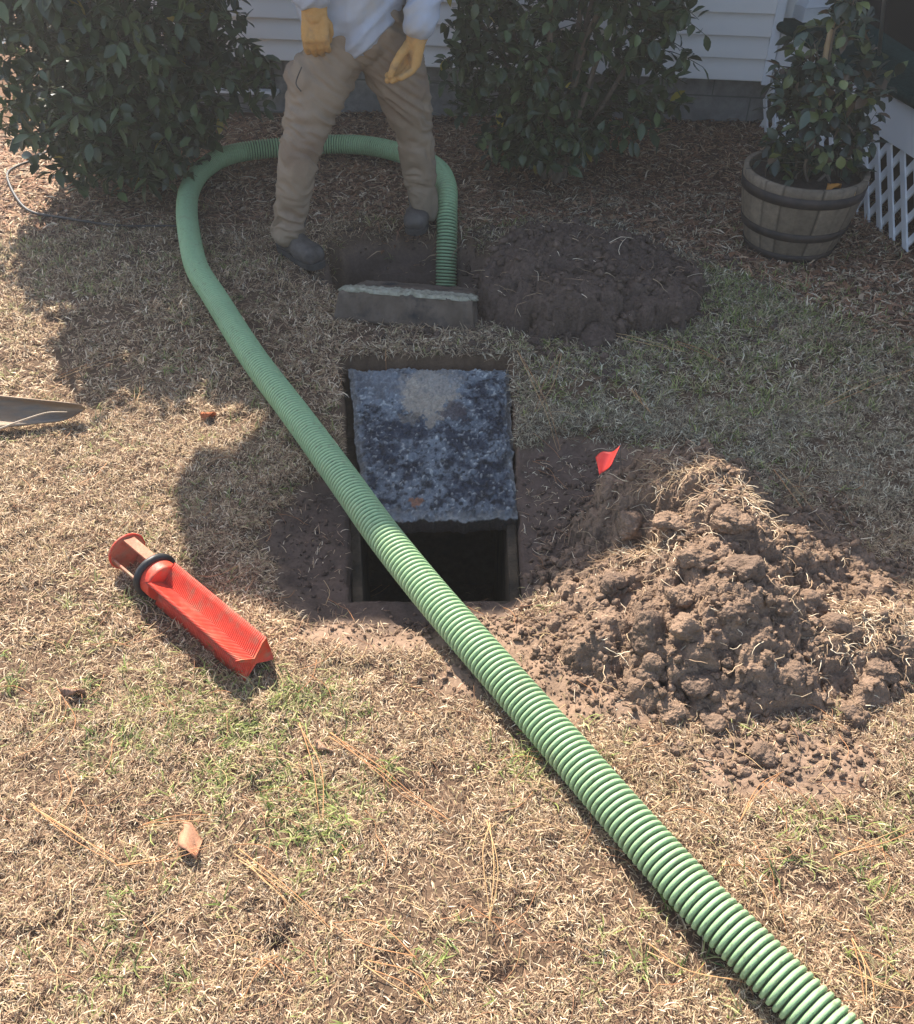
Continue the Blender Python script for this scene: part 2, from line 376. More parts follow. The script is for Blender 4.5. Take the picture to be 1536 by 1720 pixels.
# long fallen pine needles, in bundles, across the lawn
mb = MB()
PN = [(60, 1365, 200, 1462), (200, 1462, 360, 1425), (235, 1400, 370, 1385), (400, 1440, 560, 1570), (410, 1455, 490, 1530), (505, 1225, 548, 1390), (560, 1240, 760, 1400), (700, 1620, 560, 1560),
      (1080, 1600, 1250, 1655), (1240, 1390, 1310, 1310), (1420, 1640, 1536, 1680), (1425, 1590, 1450, 1700), (820, 1390, 822, 1560), (1395, 1450, 1530, 1400), (940, 600, 900, 700), (1380, 690, 1536, 630),
      (620, 1630, 730, 1700), (470, 1610, 420, 1690), (1300, 800, 1420, 940), (100, 640, 230, 600), (10, 730, 120, 640), (1060, 660, 1090, 700), (650, 600, 560, 640), (1000, 560, 1150, 600), (1130, 580, 1220, 620), (870, 600, 940, 740), (230, 690, 240, 640)]
for a, b, c_, d in PN:
    A, B = G(a, b), G(c_, d)
    for q in range(random.choice((2, 3))):
        j = RNG.normal(0, .006, (2, 3)); p, r = A + j[0], B + j[1]; md = (p + r) / 2 + np.append(RNG.normal(0, .012, 2), 0)
        Pp, _ = smoothpath([p, md, r], 14); Pp[:, 2] = ground_z(Pp[:, 0], Pp[:, 1]) + .024 + .006 * np.sin(np.linspace(0, pi, 14))
        mb.tube(Pp, np.linspace(.0013, .0006, 14), 4, pal(1, [(.50, .25, .11), (.60, .38, .18)], [1, 1], .1)[0])
for q in range(420):
    px, py = RNG.uniform(0, 1536), RNG.uniform(540, 1720); A = G(px, py); a = RNG.uniform(0, pi); L = RNG.uniform(.05, .14)
    if quad_d(A[0], A[1], PIT) > -.05: continue
    Pp, _ = smoothpath([A, A + .5 * L * np.array([cos(a), sin(a), 0]), A + L * np.array([cos(a + .3), sin(a + .3), 0])], 7)
    if (quad_d(Pp[:, 0], Pp[:, 1], PIT) > -.02).any(): continue
    Pp[:, 2] = ground_z(Pp[:, 0], Pp[:, 1]) + .019; mb.tube(Pp, .0009, 3, pal(1, [(.42, .20, .09), (.55, .38, .2), (.3, .15, .08)], [1, 1, 1], .15)[0])
props(mb.build('pine_needles', attr_mat('needle_mat', .6, .3), None), 'long orange brown pine needles scattered over the lawn', 'needles', kind='stuff')

# dead leaves lying on the lawn, one by one
def dead_leaf(px, py, L, Wd, az, col, label):
    nU, nV = 9, 7; u = np.linspace(0, 1, nU)[:, None]; v = np.linspace(-1, 1, nV)[None]; wf = np.sin(pi * u ** .85) ** .8 * (1 + .12 * np.sin(u * 14))
    X = (u - .5) * L + 0 * v; Y = v * wf * Wd / 2; Z = .016 + .11 * Wd * np.abs(v) * wf + .012 * np.sin(u * 5 + v * 2) + .004 * np.sin(v * 7 + u * 9)
    p = G(px, py); V = np.stack([X * cos(az) - Y * sin(az), X * sin(az) + Y * cos(az), Z], -1).reshape(-1, 3)
    V[:, 2] += float(ground_z(p[0], p[1])) ; I = (np.arange(nU - 1)[:, None] * nV + np.arange(nV - 1)[None]).ravel()
    cc = np.array(col) * (1 + .25 * fbm(V[:, 0] * 40, V[:, 1] * 40, seed=3))[:, None]
    o = npmesh('dead_leaf', V, [np.stack([I, I + 1, I + nV + 1, I + nV], 1)], M_leafd, None, True, cc); o.location = (p[0], p[1], 0)
    sm = o.modifiers.new('s', 'SOLIDIFY'); sm.thickness = .0012
    return props(o, label, 'leaf', 'dead leaves on the lawn')
M_leafd = attr_mat('dead_leaf_mat', .7, .25, trans=.15, bump=.3, bscale=150)
dead_leaf(322, 1420, .085, .044, -1.05, (.52, .27, .16), 'large curled tan and rust dead leaf lying left of the hose in the foreground')
dead_leaf(125, 1167, .055, .022, .1, (.34, .20, .13), 'small brown dead leaf on the straw lawn left of the red filter tip')
dead_leaf(545, 1262, .05, .02, -.5, (.40, .25, .16), 'thin folded brown leaf below the sunlit rim of the opening')
dead_leaf(352, 706, .05, .03, .4, (.42, .13, .05), 'rust red dead leaf in the sunlit gap between two shadows')
dead_leaf(52, 256, .07, .05, .9, (.60, .22, .06), 'orange dead leaf in the sun beside the left bush')

# ------------------------------------------------------------------ soil heaps, clods and crumbs
M_soil = attr_mat('soil_mat', .95, .12, bump=1, bscale=110, nz=.3, nscale=60, dist=.012)
def clodV(r, seed, sub=4, rough=.35, flat=.8):
    bm = bmesh.new(); bmesh.ops.create_icosphere(bm, subdivisions=sub, radius=1); V = np.array([v.co[:] for v in bm.verts]); T = np.array([[v.index for v in f.verts] for f in bm.faces]); bm.free()
    rg = np.random.default_rng(seed); P = V.copy()
    for q in range(11):
        nn = rg.normal(size=3); nn /= np.linalg.norm(nn); dd = rg.uniform(.32, .78); e = P @ nn - dd; P = P - np.where(e > 0, e, 0)[:, None] * nn
    L0_ = np.linalg.norm(P, axis=1)
    if sub <= 2: return P * (1 + .22 * rg.standard_normal(len(P)))[:, None] * np.array([1, 1, flat]) * r, T
    d = L0_ * 1.12 + .55 * rough * fbm(V[:, 0] * 1.6 + seed * 7.1, V[:, 1] * 1.3, V[:, 2] * 1.3, o=5, seed=seed % 50, g=.6) + .16 * np.abs(fbm(V[:, 0] * 5, V[:, 1] * 5 + seed, V[:, 2] * 5, o=4, seed=4, g=.7)) + .07 * fbm(V[:, 0] * 16, V[:, 1] * 16 + seed, V[:, 2] * 16, o=2, seed=6)
    return V * d[:, None] * np.array([1, 1, flat]) * r, T
def heap(name, cx, cy, rx, ry, hgt, seed, label, peaks, ncl, dark, res=.0055, big=1., pw=.62):
    X, Y = np.meshgrid(np.arange(cx - rx * 1.45, cx + rx * 1.45, res), np.arange(cy - ry * 1.45, cy + ry * 1.45, res)); sh = X.shape
    r = np.sqrt(((X - cx) / rx) ** 2 + ((Y - cy) / ry) ** 2) + .22 * fbm(X * 4, Y * 4, o=3, seed=seed) + .16 * fbm(X * 15, Y * 15, o=4, seed=seed + 6, g=.65)
    edge = 1 - sst(.55, 1.02, r); h = .18 * hgt * edge
    for (qx, qy, qr, qh) in peaks:
        q = np.hypot(X - qx, Y - qy) / qr + .22 * fbm(X * 6, Y * 6, o=3, seed=seed + 3); h = np.maximum(h, qh * np.clip(1 - q, 0, 1) ** pw)
    h = h + edge * (.035 * fbm(X * 9, Y * 9, o=5, seed=seed + 1, g=.62))
    rg = np.random.default_rng(seed); WX = X + .010 * fbm(X * 38, Y * 38, o=4, seed=seed + 7, g=.7); WY = Y + .010 * fbm(X * 38, Y * 38, o=4, seed=seed + 8, g=.7)
    for k in range(ncl):
        rr = big * (rg.uniform(.006, .02) if k > ncl * .14 else rg.uniform(.02, .05))
        a = rg.uniform(0, 2 * pi); q = sqrt(rg.random()) * .98; qx, qy = cx + q * rx * cos(a), cy + q * ry * sin(a)
        i0, i1 = int((qy - rr - Y[0, 0]) / res), int((qy + rr - Y[0, 0]) / res) + 2; j0, j1 = int((qx - rr - X[0, 0]) / res), int((qx + rr - X[0, 0]) / res) + 2
        i0, j0 = max(i0, 0), max(j0, 0)
        if i1 <= i0 or j1 <= j0: continue
        sx, sy = WX[i0:i1, j0:j1], WY[i0:i1, j0:j1]
        if sx.size == 0: continue
        d = np.sqrt((sx - qx) ** 2 + ((sy - qy) * rg.uniform(.8, 1.4)) ** 2) / rr * (1 + .25 * rg.standard_normal(sx.shape) * .3)
        h[i0:i1, j0:j1] = np.maximum(h[i0:i1, j0:j1], h[i0:i1, j0:j1].mean() + rr * rg.uniform(.5, .95) * (np.clip(1.25 - 1.25 * d ** 2, 0, 1)).clip(0, rg.uniform(.55, 1)))
    h = h + edge * (.017 * fbm(X * 42, Y * 42, o=5, seed=seed + 2, g=.8) - .012 * np.abs(fbm(X * 17, Y * 17, o=3, seed=seed + 4, g=.6)))
    Z = ground_z(X.ravel(), Y.ravel(), False).reshape(sh); p = np.maximum(quad_d(X, Y, PIT), quad_d(X, Y, PIT2))
    Z = Z + np.where(r < 1.02, h, 0) - .03 * sst(.9, 1.1, r) - .006 - np.where(p > -.03, .3, 0)
    nx = sh[1]; I = (np.arange(sh[0] - 1)[:, None] * nx + np.arange(nx - 1)[None]).ravel(); x, y, zz = X.ravel(), Y.ravel(), Z.ravel()
    n = fbm(x * 22, y * 22, zz * 22, o=4, seed=seed + 5, g=.7)
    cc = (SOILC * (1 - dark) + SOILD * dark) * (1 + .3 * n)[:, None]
    o = npmesh(name, np.stack([x, y, zz], 1), [np.stack([I, I + 1, I + nx + 1, I + nx], 1)], M_soil, None, True, cc)
    props(o, label, 'dirt pile')
    def hz(px, py):
        i = int(np.clip((py - Y[0, 0]) / res, 0, sh[0] - 1)); j = int(np.clip((px - X[0, 0]) / res, 0, sh[1] - 1)); return Z[i, j]
    return hz
hz1 = heap('dirt_pile', .72, 1.68, .50, .45, .10, 61, 'crumbly brown heap of dug earth with sunlit clods right of the opening',
           [(.60, 1.97, .24, .30), (.67, 1.80, .24, .25), (.70, 1.57, .22, .22), (1.03, 1.52, .15, .10), (.48, 1.78, .20, .12), (.90, 1.74, .18, .09), (.55, 1.60, .2, .12)], 1300, .15, .0045)
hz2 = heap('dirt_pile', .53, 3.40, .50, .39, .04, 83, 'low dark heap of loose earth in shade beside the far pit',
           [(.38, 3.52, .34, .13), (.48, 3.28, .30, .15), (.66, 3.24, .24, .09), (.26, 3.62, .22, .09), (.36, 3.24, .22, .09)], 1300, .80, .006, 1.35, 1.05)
# big clods of the near heap, each a thing of its own
def clod(x, y, z, r, seed, label, rough=.5, flat=.8, dark=.25, group='lumps of dug earth'):
    V, T = clodV(r, seed, 5, rough, flat); n = fbm(V[:, 0] * 60, V[:, 1] * 60, V[:, 2] * 60, o=3, seed=seed % 30)
    o = npmesh('earth_clod', V, [T], M_soil, None, True, (SOILC * (1 - dark) + SOILD * dark) * (1 + .25 * n)[:, None]); o.location = (x, y, z); o.rotation_euler = (0, 0, seed)
    return props(o, label, 'clod', group)
def clodpx(px, py, z, r, seed, label, **k):
    p = G(px, py, z); z = min(z, max(hz1(p[0], p[1]) if p[1] < 2.4 else hz2(p[0], p[1]), float(ground_z(p[0], p[1], False))) + .22 * r); return clod(p[0], p[1], z, r, seed, label, **k)
clodpx(1225, 1030, .13, .062, 101, 'biggest smooth cut clod at the front face of the near heap', rough=.42, flat=1.1, dark=.45)
clodpx(1085, 1055, .10, .055, 102, 'rounded smooth clod with a dark cut face, left front of the near heap', rough=.35, flat=1.2, dark=.4)
clodpx(1215, 1105, .07, .04, 103, 'medium clod just below the biggest clod of the near heap', dark=.5)
clodpx(1260, 1150, .04, .035, 104, 'small dark clod at the shaded foot of the near heap', dark=.55)
clodpx(1415, 1055, .06, .055, 105, 'knobbly clod with roots at the right of the near heap', dark=.3)
clodpx(1490, 1130, .035, .045, 106, 'rooty clod at the far right foot of the near heap', dark=.35)
clodpx(1130, 1190, .025, .040, 107, 'pale sunlit clod at the lower left foot of the near heap', flat=.6, dark=.05)
clodpx(1195, 1205, .025, .036, 108, 'crumbled brown clod right beside the pale sunlit clod', flat=.7, dark=.2)
clodpx(1275, 1268, .02, .034, 109, 'lone dark clod on the grass below the near heap', flat=.75, dark=.3)
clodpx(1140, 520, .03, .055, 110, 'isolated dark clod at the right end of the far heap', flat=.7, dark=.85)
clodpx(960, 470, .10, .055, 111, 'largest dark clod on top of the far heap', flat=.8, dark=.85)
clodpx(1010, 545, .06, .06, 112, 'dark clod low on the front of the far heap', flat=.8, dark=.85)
clodpx(1140, 800, .32, .04, 113, 'sunlit crumbly clod on the crest of the near heap', flat=.7, dark=.05)
clodpx(1240, 860, .27, .055, 114, 'turf topped clod at the upper right of the near heap', flat=.7, dark=.15)
clodpx(1062, 868, .135, .048, 115, 'root bound clod at the upper left of the near heap', flat=.8, dark=.2)
CL = ((1150, 985, .17, .045), (1105, 1120, .07, .045), (1170, 1135, .06, .05), (1300, 1090, .09, .045), (1340, 1140, .05, .05), (1250, 960, .20, .05), (1180, 905, .24, .05), (1370, 1010, .10, .045), (1030, 985, .09, .04), (1160, 1060, .12, .05), (1305, 1010, .13, .05))
WHERE = ('left of the smooth clod on the ridge', 'below the rounded clod on the left front', 'in the shade at the middle of the front face', 'on the right flank low down', 'at the right foot in shade', 'on the ridge behind the biggest clod', 'on the upper step of the heap', 'where the right trail of soil begins', 'nearest the opening on the left flank', 'between the two smooth cut clods', 'right of the biggest clod')
for k_, (a_, b_, c_, d_) in enumerate(CL): clodpx(a_, b_, c_, d_ * .92, 140 + k_, 'rough brown clod ' + WHERE[k_], rough=.6, flat=.85, dark=.1 + .4 * (k_ % 3) / 2)
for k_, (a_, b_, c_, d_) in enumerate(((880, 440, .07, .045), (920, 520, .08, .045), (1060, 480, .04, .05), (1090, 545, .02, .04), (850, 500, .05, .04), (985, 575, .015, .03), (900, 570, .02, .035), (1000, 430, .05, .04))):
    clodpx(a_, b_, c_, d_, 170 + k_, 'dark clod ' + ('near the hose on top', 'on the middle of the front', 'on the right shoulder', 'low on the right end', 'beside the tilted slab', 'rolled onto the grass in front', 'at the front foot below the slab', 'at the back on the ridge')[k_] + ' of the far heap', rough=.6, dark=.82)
# crumbs
mb = MB(); bmv = [clodV(1.15, 200 + k, 2 if k < 4 else 1, .6, .85) for k in range(12)]
def crumbs(n, f, rmin, rmax, dark):
    k = 0
    while k < n:
        x, y, z = f()
        if quad_d(x, y, PIT) > -.02 or quad_d(x, y, PIT2) > -.02: k += 1; continue
        V, T = bmv[random.randrange(4) if random.random() < .3 else random.randrange(4, 12)]; r = rmin * (rmax / rmin) ** (random.random() ** 2.2); a = random.uniform(0, 6.3); R = np.array([[cos(a), -sin(a), 0], [sin(a), cos(a), 0], [0, 0, 1]])
        d = dark if not callable(dark) else dark(x, y); mb.add(V @ R.T * r + np.array([x, y, z + r * .3]), (), T, (SOILC * (1 - d) + SOILD * d) * random.uniform(.75, 1.25)); k += 1
def fh1():
    a, q = random.uniform(0, 2 * pi), sqrt(random.random()) * 1.12; x, y = .74 + q * .52 * cos(a), 1.66 + q * .50 * sin(a); return x, y, max(hz1(x, y), float(ground_z(x, y)))
def fh2():
    a, q = random.uniform(0, 2 * pi), sqrt(random.random()) * 1.45; x, y = .43 + q * .60 * cos(a), 3.36 + q * .44 * sin(a); return x, y, max(hz2(x, y), float(ground_z(x, y)))
def fs(cx, cy, rx, ry):
    def f():
        x, y = random.gauss(cx, rx), random.gauss(cy, ry); return x, y, float(ground_z(x, y))
    return f
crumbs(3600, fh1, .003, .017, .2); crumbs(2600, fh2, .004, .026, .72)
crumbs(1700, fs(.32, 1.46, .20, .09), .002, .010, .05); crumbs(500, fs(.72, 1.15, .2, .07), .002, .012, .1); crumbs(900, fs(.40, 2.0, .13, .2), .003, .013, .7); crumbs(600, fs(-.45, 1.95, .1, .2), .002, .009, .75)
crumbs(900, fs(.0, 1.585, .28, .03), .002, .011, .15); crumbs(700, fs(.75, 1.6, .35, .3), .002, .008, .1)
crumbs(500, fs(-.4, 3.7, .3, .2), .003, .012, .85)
props(mb.build('soil_crumbs', M_soil), 'loose crumbs of brown earth strewn over and around the heaps', 'soil', kind='stuff')
# roots and torn grass on the heaps
mb = MB()
def heapgrass(f, n, big):
    for k in range(n):
        x, y, z = f(); a = random.uniform(0, 2 * pi); L = random.uniform(.025, .09) * big; e = random.uniform(-.3, .9)
        P = [np.array([x, y, z])]; 
        for q in range(4):
            a += random.gauss(0, .5); e -= random.uniform(0, .5); P.append(P[-1] + L / 4 * np.array([cos(a) * cos(e), sin(a) * cos(e), sin(e) * .8]))
        mb.tube(np.array(P), np.linspace(.0011, .0005, 5) * (1 + big * .3), 3, pal(1, STRAW[:3] + [(.36, .24, .15)], [1, 1, 1, 1])[0], False)
heapgrass(fh1, 1100, .8); heapgrass(fh2, 450, 1.3)
heapgrass(fs(.42, 2.15, .12, .2), 260, .8)
for k in range(5):
    cx, cy = ((.60, 1.93), (.78, 1.82), (.95, 1.5), (.50, 1.75), (1.05, 1.52))[k]
    def f(): 
        x, y = random.gauss(cx, .06), random.gauss(cy, .04); return x, y, hz1(x, y)
    heapgrass(f, 520, .75)
props(mb.build('torn_roots', attr_mat('root_mat', .8, .2)), 'torn grass roots and dry stems sticking out of the dug earth', 'roots', kind='stuff')

# ------------------------------------------------------------------ pit opening and lids
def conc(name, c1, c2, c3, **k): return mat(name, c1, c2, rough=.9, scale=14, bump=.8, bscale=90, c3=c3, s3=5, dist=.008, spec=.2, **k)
t = empty('septic_riser', (0, 0, 0)); props(t, 'dark concrete riser walls of the square septic opening', 'septic riser')
bm = bmesh.new(); ctr = PIT.mean(0)
Qi = [ctr + (p - ctr) * .93 for p in PIT]
for i in range(4):
    a, b = Qi[i], Qi[(i + 1) % 4]; zt = -.085 - .012 * i * .3
    beam(bm, (a[0], a[1], zt - .55), (b[0], b[1], zt - .55), 1.1, .035 + .001 * i, up=(0, 0, 1))
# beam: width axis is horizontal, thickness axis is up -> rebuild as upright slabs
bm.free(); bm = bmesh.new()
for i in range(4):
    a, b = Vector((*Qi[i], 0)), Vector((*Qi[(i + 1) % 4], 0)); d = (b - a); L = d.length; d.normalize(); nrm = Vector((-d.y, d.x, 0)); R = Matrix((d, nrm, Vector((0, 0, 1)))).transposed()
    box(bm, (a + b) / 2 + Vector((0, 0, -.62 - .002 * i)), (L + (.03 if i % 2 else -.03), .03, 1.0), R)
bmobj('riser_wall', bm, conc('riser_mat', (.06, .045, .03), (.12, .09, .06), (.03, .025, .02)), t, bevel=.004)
def slab(name, P4, thick, amp, edge, matr, parent=None, n=90, seed=0, taper=0., colf=None):
    """rough slab: top surface through four corners (order BL, BR, TR, TL), ragged outline, thickness downwards along its normal"""
    P4 = [np.array(p, float) for p in P4]; u, v = np.meshgrid(np.linspace(0, 1, n), np.linspace(0, 1, n))
    def bil(u, v): return ((1 - u) * (1 - v))[..., None] * P4[0] + (u * (1 - v))[..., None] * P4[1] + (u * v)[..., None] * P4[2] + ((1 - u) * v)[..., None] * P4[3]
    N = np.cross(P4[1] - P4[0], P4[3] - P4[0]); N /= np.linalg.norm(N); cen = sum(P4) / 4
    e = lambda s, k: edge * fbm(s * 9, s * 0 + k, o=5, seed=seed + k, g=.65)
    uu = u + (1 - u) ** 6 * e(v, 1) - u ** 6 * e(v, 2); vv = v + (1 - v) ** 6 * e(u, 3) - v ** 6 * e(u, 4)
    W = bil(uu, vv); h = amp * fbm(W[..., 0] * 26, W[..., 1] * 26, o=5, seed=seed, g=.65) + amp * .9 * np.abs(fbm(W[..., 0] * 75, W[..., 1] * 75, o=2, seed=seed + 9)) + amp * .35 * sst(.35, .6, vnoise(W[..., 0] * 130, W[..., 1] * 130, seed=305) * .6 + vnoise(W[..., 0] * 75, W[..., 1] * 75, seed=306) * .6)
    rim = np.minimum(np.minimum(u, 1 - u), np.minimum(v, 1 - v)); h = h - .012 * (1 - sst(0, .035, rim)) * (edge > .01)
    top = W + h[..., None] * N; botW = cen + (W - cen) * (1 + taper) - N * thick
    idx = np.arange(n * n).reshape(n, n); ring = np.concatenate([idx[0, :], idx[1:, -1], idx[-1, -2::-1], idx[-2:0:-1, 0]]); V = [top.reshape(-1, 3)]; Q = []
    I = (np.arange(n - 1)[:, None] * n + np.arange(n - 1)[None]).ravel(); Q.append(np.stack([I, I + 1, I + n + 1, I + n], 1))
    K = 8; m = len(ring); prev = ring; tp = top.reshape(-1, 3)[ring]; bt = botW.reshape(-1, 3)[ring]; off = n * n
    for k in range(1, K + 1):
        f = k / K; p = tp * (1 - f) + bt * f; p = p + (edge * .12) * fbm(p[:, 0] * 30, p[:, 1] * 30, p[:, 2] * 30, o=3, seed=seed + 5)[:, None] * (p - cen) / .3
        V.append(p); cur = off + np.arange(m); off += m; Q.append(np.stack([prev, cur, np.roll(cur, -1), np.roll(prev, -1)], 1)); prev = cur
    V.append(botW[n // 2, n // 2][None]); T = np.stack([prev, np.full(m, off), np.roll(prev, -1)], 1)
    VV = np.vstack(V); cc = None
    if colf is not None:
        cc = np.vstack([colf(u.ravel(), v.ravel(), W.reshape(-1, 3))] + [np.tile(np.array([[.06, .05, .042]]), (len(VV) - n * n, 1)) * (1 + .3 * fbm(VV[n * n:, 0] * 40, VV[n * n:, 1] * 40, VV[n * n:, 2] * 40))[:, None]])
    return npmesh(name, VV, [np.vstack(Q), T], matr, parent, True, cc)
M_lid = attr_mat('blue_grey_lid_mat', .6, .4, bump=1., bscale=150, nz=.3, nscale=110, dist=.004)
def lidcol(u, v, W):
    x, y = W[:, 0], W[:, 1]; a = fbm(x * 14, y * 14, o=5, seed=301, g=.65); b = fbm(x * 45, y * 45, o=4, seed=302, g=.7); c = fbm(x * 7 + 3, y * 7, o=3, seed=303)
    m = np.clip(.40 + 1.5 * a + 1.0 * b + .5 * (.5 - u) + .30 * (v - .5), 0, 1)[:, None]; col = np.array([.024, .031, .047]) * (1 - m) + np.array([.165, .19, .21]) * m
    sp = vnoise(x * 130, y * 130, seed=305) * .6 + vnoise(x * 75, y * 75, seed=306) * .6; up_ = sst(.42, .66, sp)[:, None]; dn_ = sst(.40, .62, -sp)[:, None]
    col = col * (1 - .75 * dn_) + up_ * np.array([.24, .24, .21]) * .9  # pebble highlights and dark pits painted into the lid colour
    dark = sst(.15, .4, -b + .3 * c)[:, None]; col = col * (1 - .6 * dark)
    rim = np.minimum(np.minimum(u, 1 - u) * 1.0, np.minimum(v * .8, (1 - v) * 1.3)); rr = (1 - sst(.0, .05, rim + .05 * a + .03 * b))[:, None]; col = col * (1 - rr * .8) + np.array([.27, .27, .25]) * (1 + .5 * b)[:, None] * rr * .8
    def spot(px, py, r, cl, k, st=1):
        nonlocal col
        p = G(px, py, -.05); wx, wy = .045 * fbm(x * 17 + px, y * 17, o=4, seed=311, g=.65), .045 * fbm(x * 17, y * 17 + px, o=4, seed=312, g=.65); d = np.hypot(x + wx - p[0], (y + wy - p[1]) * .8) / r + .5 * b; w_ = (1 - sst(.8, 1.05, d))[:, None] * k; col = col * (1 - w_) + np.array(cl) * (1 + .25 * b)[:, None] * w_
    spot(722, 662, .105, (.36, .31, .24), .9); spot(735, 640, .10, (.25, .24, .22), .6); spot(725, 700, .035, (.33, .28, .21), .7); spot(770, 690, .045, (.075, .06, .06), .8); spot(700, 832, .022, (.24, .11, .06), .9); spot(680, 705, .03, (.17, .14, .10), .6); spot(640, 645, .09, (.17, .18, .19), .6)
    return col
lid = slab('concrete_lid', [G(612, 870, -.085), G(872, 870, -.085), G(853, 616, -.03), G(583, 618, -.03)], .06, .010, .024, M_lid, n=230, seed=5, colf=lidcol)
props(lid, 'rough blue grey concrete lid lying over the back of the open pit', 'septic lid')
# far lid, tilted down away from the camera so its near edge faces us
M_lid2 = mat('brown_lid_mat', (.10, .075, .055), (.17, .13, .10), rough=.9, scale=10, bump=.6, bscale=90, c3=(.03, .03, .032), s3=9, dist=.005, spec=.15)
M_moss = mat('mossy_top_mat', (.22, .21, .15), (.42, .39, .30), rough=.9, scale=40, bump=.9, bscale=120, spec=.2, dist=.006)
bl, br = G(574, 484, .115), G(792, 502, .115)
d = (br - bl); d[2] = 0; d /= np.linalg.norm(d); back = np.array([-d[1], d[0], 0]); dn = back * cos(radians(21)) + np.array([0, 0, -sin(radians(21))])
l2 = slab('concrete_lid', [bl, br, br + dn * .34, bl + dn * .34], .12, .006, .03, M_lid2, n=90, seed=15, taper=.07)
props(l2, 'thick brown slab lid tipped into the far pit with pale crust along its top edge', 'septic lid')
cr = slab('mossy_crust', [bl + [0, 0, .003], br + [0, 0, .003], br + dn * .10 + [0, 0, .004], bl + dn * .10 + [0, 0, .004]], .014, .008, .12, M_moss, l2, n=70, seed=25)

# ------------------------------------------------------------------ the hose
gz = lambda x, y: float(ground_z(x, y, False))
HP = [(1700, 2010, 0), (1530, 1860, 0), (1366, 1700, 0), (1265, 1600, 0), (1165, 1500, 0), (1074, 1400, 0), (987, 1300, 0), (900, 1200, 0), (812, 1100, 0.01), (725, 1000, 0.015), (645, 900, 0.02), (573, 800, .015), (500, 700, 0), (425, 600, 0),
      (363, 502, 0), (331, 450, 0), (319, 400, 0), (314, 355, 0), (319, 318, 0), (342, 284, 0), (388, 259, 0), (474, 247, 0), (563, 242, 0), (628, 246, 0.01), (690, 262, .03)]
pts = [G(a, b, .05 + c_) for a, b, c_ in HP] + [PZ(733, 282, 4.34), PZ(750, 312, 4.20), PZ(751, 350, 4.15), PZ(751, 400, 4.14), PZ(750, 450, 4.16), PZ(750, 487, 4.18), PZ(750, 540, 4.2), PZ(750, 610, 4.25)]
R_H = .0475; PITCH = .0142
path, Lh = smoothpath(pts, 1000); nh = int(Lh / PITCH * 9); path, Lh = smoothpath(pts, nh)
s_ = np.linspace(0, Lh, nh)
# amplitude of the ribs: flatter where the wall is stretched round the tight bends
cv = np.linalg.norm(np.gradient(np.gradient(path, s_, axis=0), s_, axis=0), axis=1); cv = np.convolve(cv, np.ones(81) / 81, 'same')
flatr = 1 - .72 * sst(1.6, 3.2, cv)
def rf(rr, a):
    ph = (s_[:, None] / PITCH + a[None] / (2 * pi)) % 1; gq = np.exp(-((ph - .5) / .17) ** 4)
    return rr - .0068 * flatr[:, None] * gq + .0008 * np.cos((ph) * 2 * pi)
V, Q, T = tube(path, R_H, 44, True, rf)
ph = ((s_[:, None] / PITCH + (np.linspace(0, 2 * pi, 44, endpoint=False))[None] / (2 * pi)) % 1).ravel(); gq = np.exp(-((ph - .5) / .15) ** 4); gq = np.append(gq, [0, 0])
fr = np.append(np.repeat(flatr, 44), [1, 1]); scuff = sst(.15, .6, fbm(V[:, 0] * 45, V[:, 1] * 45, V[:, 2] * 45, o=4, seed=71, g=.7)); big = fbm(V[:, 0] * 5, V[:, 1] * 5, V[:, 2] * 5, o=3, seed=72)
hc = np.array([.32, .48, .25]) * (1 + .13 * big)[:, None]
hc = hc * (1 - .35 * scuff[:, None]) + np.array([.42, .47, .26]) * (.35 * scuff[:, None])
mud = sst(.30, .55, fbm(V[:, 0] * 9, V[:, 1] * 9, V[:, 2] * 9, o=5, seed=73, g=.65))[:, None] * .30; hc = hc * (1 - mud) + np.array([.24, .19, .12]) * mud
spk = sst(.62, .75, vnoise(V[:, 0] * 170, V[:, 1] * 170, V[:, 2] * 170, seed=74))[:, None] * .5; hc = hc * (1 - spk) + np.array([.16, .14, .08]) * spk
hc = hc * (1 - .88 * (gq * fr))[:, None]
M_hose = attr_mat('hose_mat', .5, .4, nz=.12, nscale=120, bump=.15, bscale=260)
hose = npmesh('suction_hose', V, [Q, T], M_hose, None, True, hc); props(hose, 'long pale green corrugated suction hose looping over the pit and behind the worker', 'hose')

# ------------------------------------------------------------------ red effluent filter
A = G(214, 926, .055); B = G(428, 1108, .05)
t = empty('effluent_filter', (A[0], A[1], 0)); props(t, 'red plastic septic effluent filter with black ring lying on the lawn', 'filter')
ax = B - A; Lf = np.linalg.norm(ax); ax /= Lf; sd = np.cross(ax, [0, 0, 1]); sd /= np.linalg.norm(sd); up = np.cross(sd, ax)   # sd: to the right seen from the disc towards the tip
roll = radians(-6); sd, up = sd * cos(roll) + up * sin(roll), up * cos(roll) - sd * sin(roll)
base = A - np.array([A[0], A[1], 0])
def LF(l, a, b): return base + ax * l + sd * a + up * b
M_red = mat('red_plastic_mat', (.60, .05, .028), (.72, .085, .045), rough=.5, scale=20, bump=.15, bscale=100, c3=(.42, .15, .09), s3=22, spec=.35)
M_redd = mat('stained_red_mat', (.36, .20, .12), (.50, .12, .07), rough=.6, scale=26, bump=.3, bscale=120, c3=(.40, .31, .20), s3=14, spec=.3)
M_blk = mat('black_rubber_mat', (.012, .012, .013), (.03, .03, .032), rough=.5, scale=30, bump=.1)
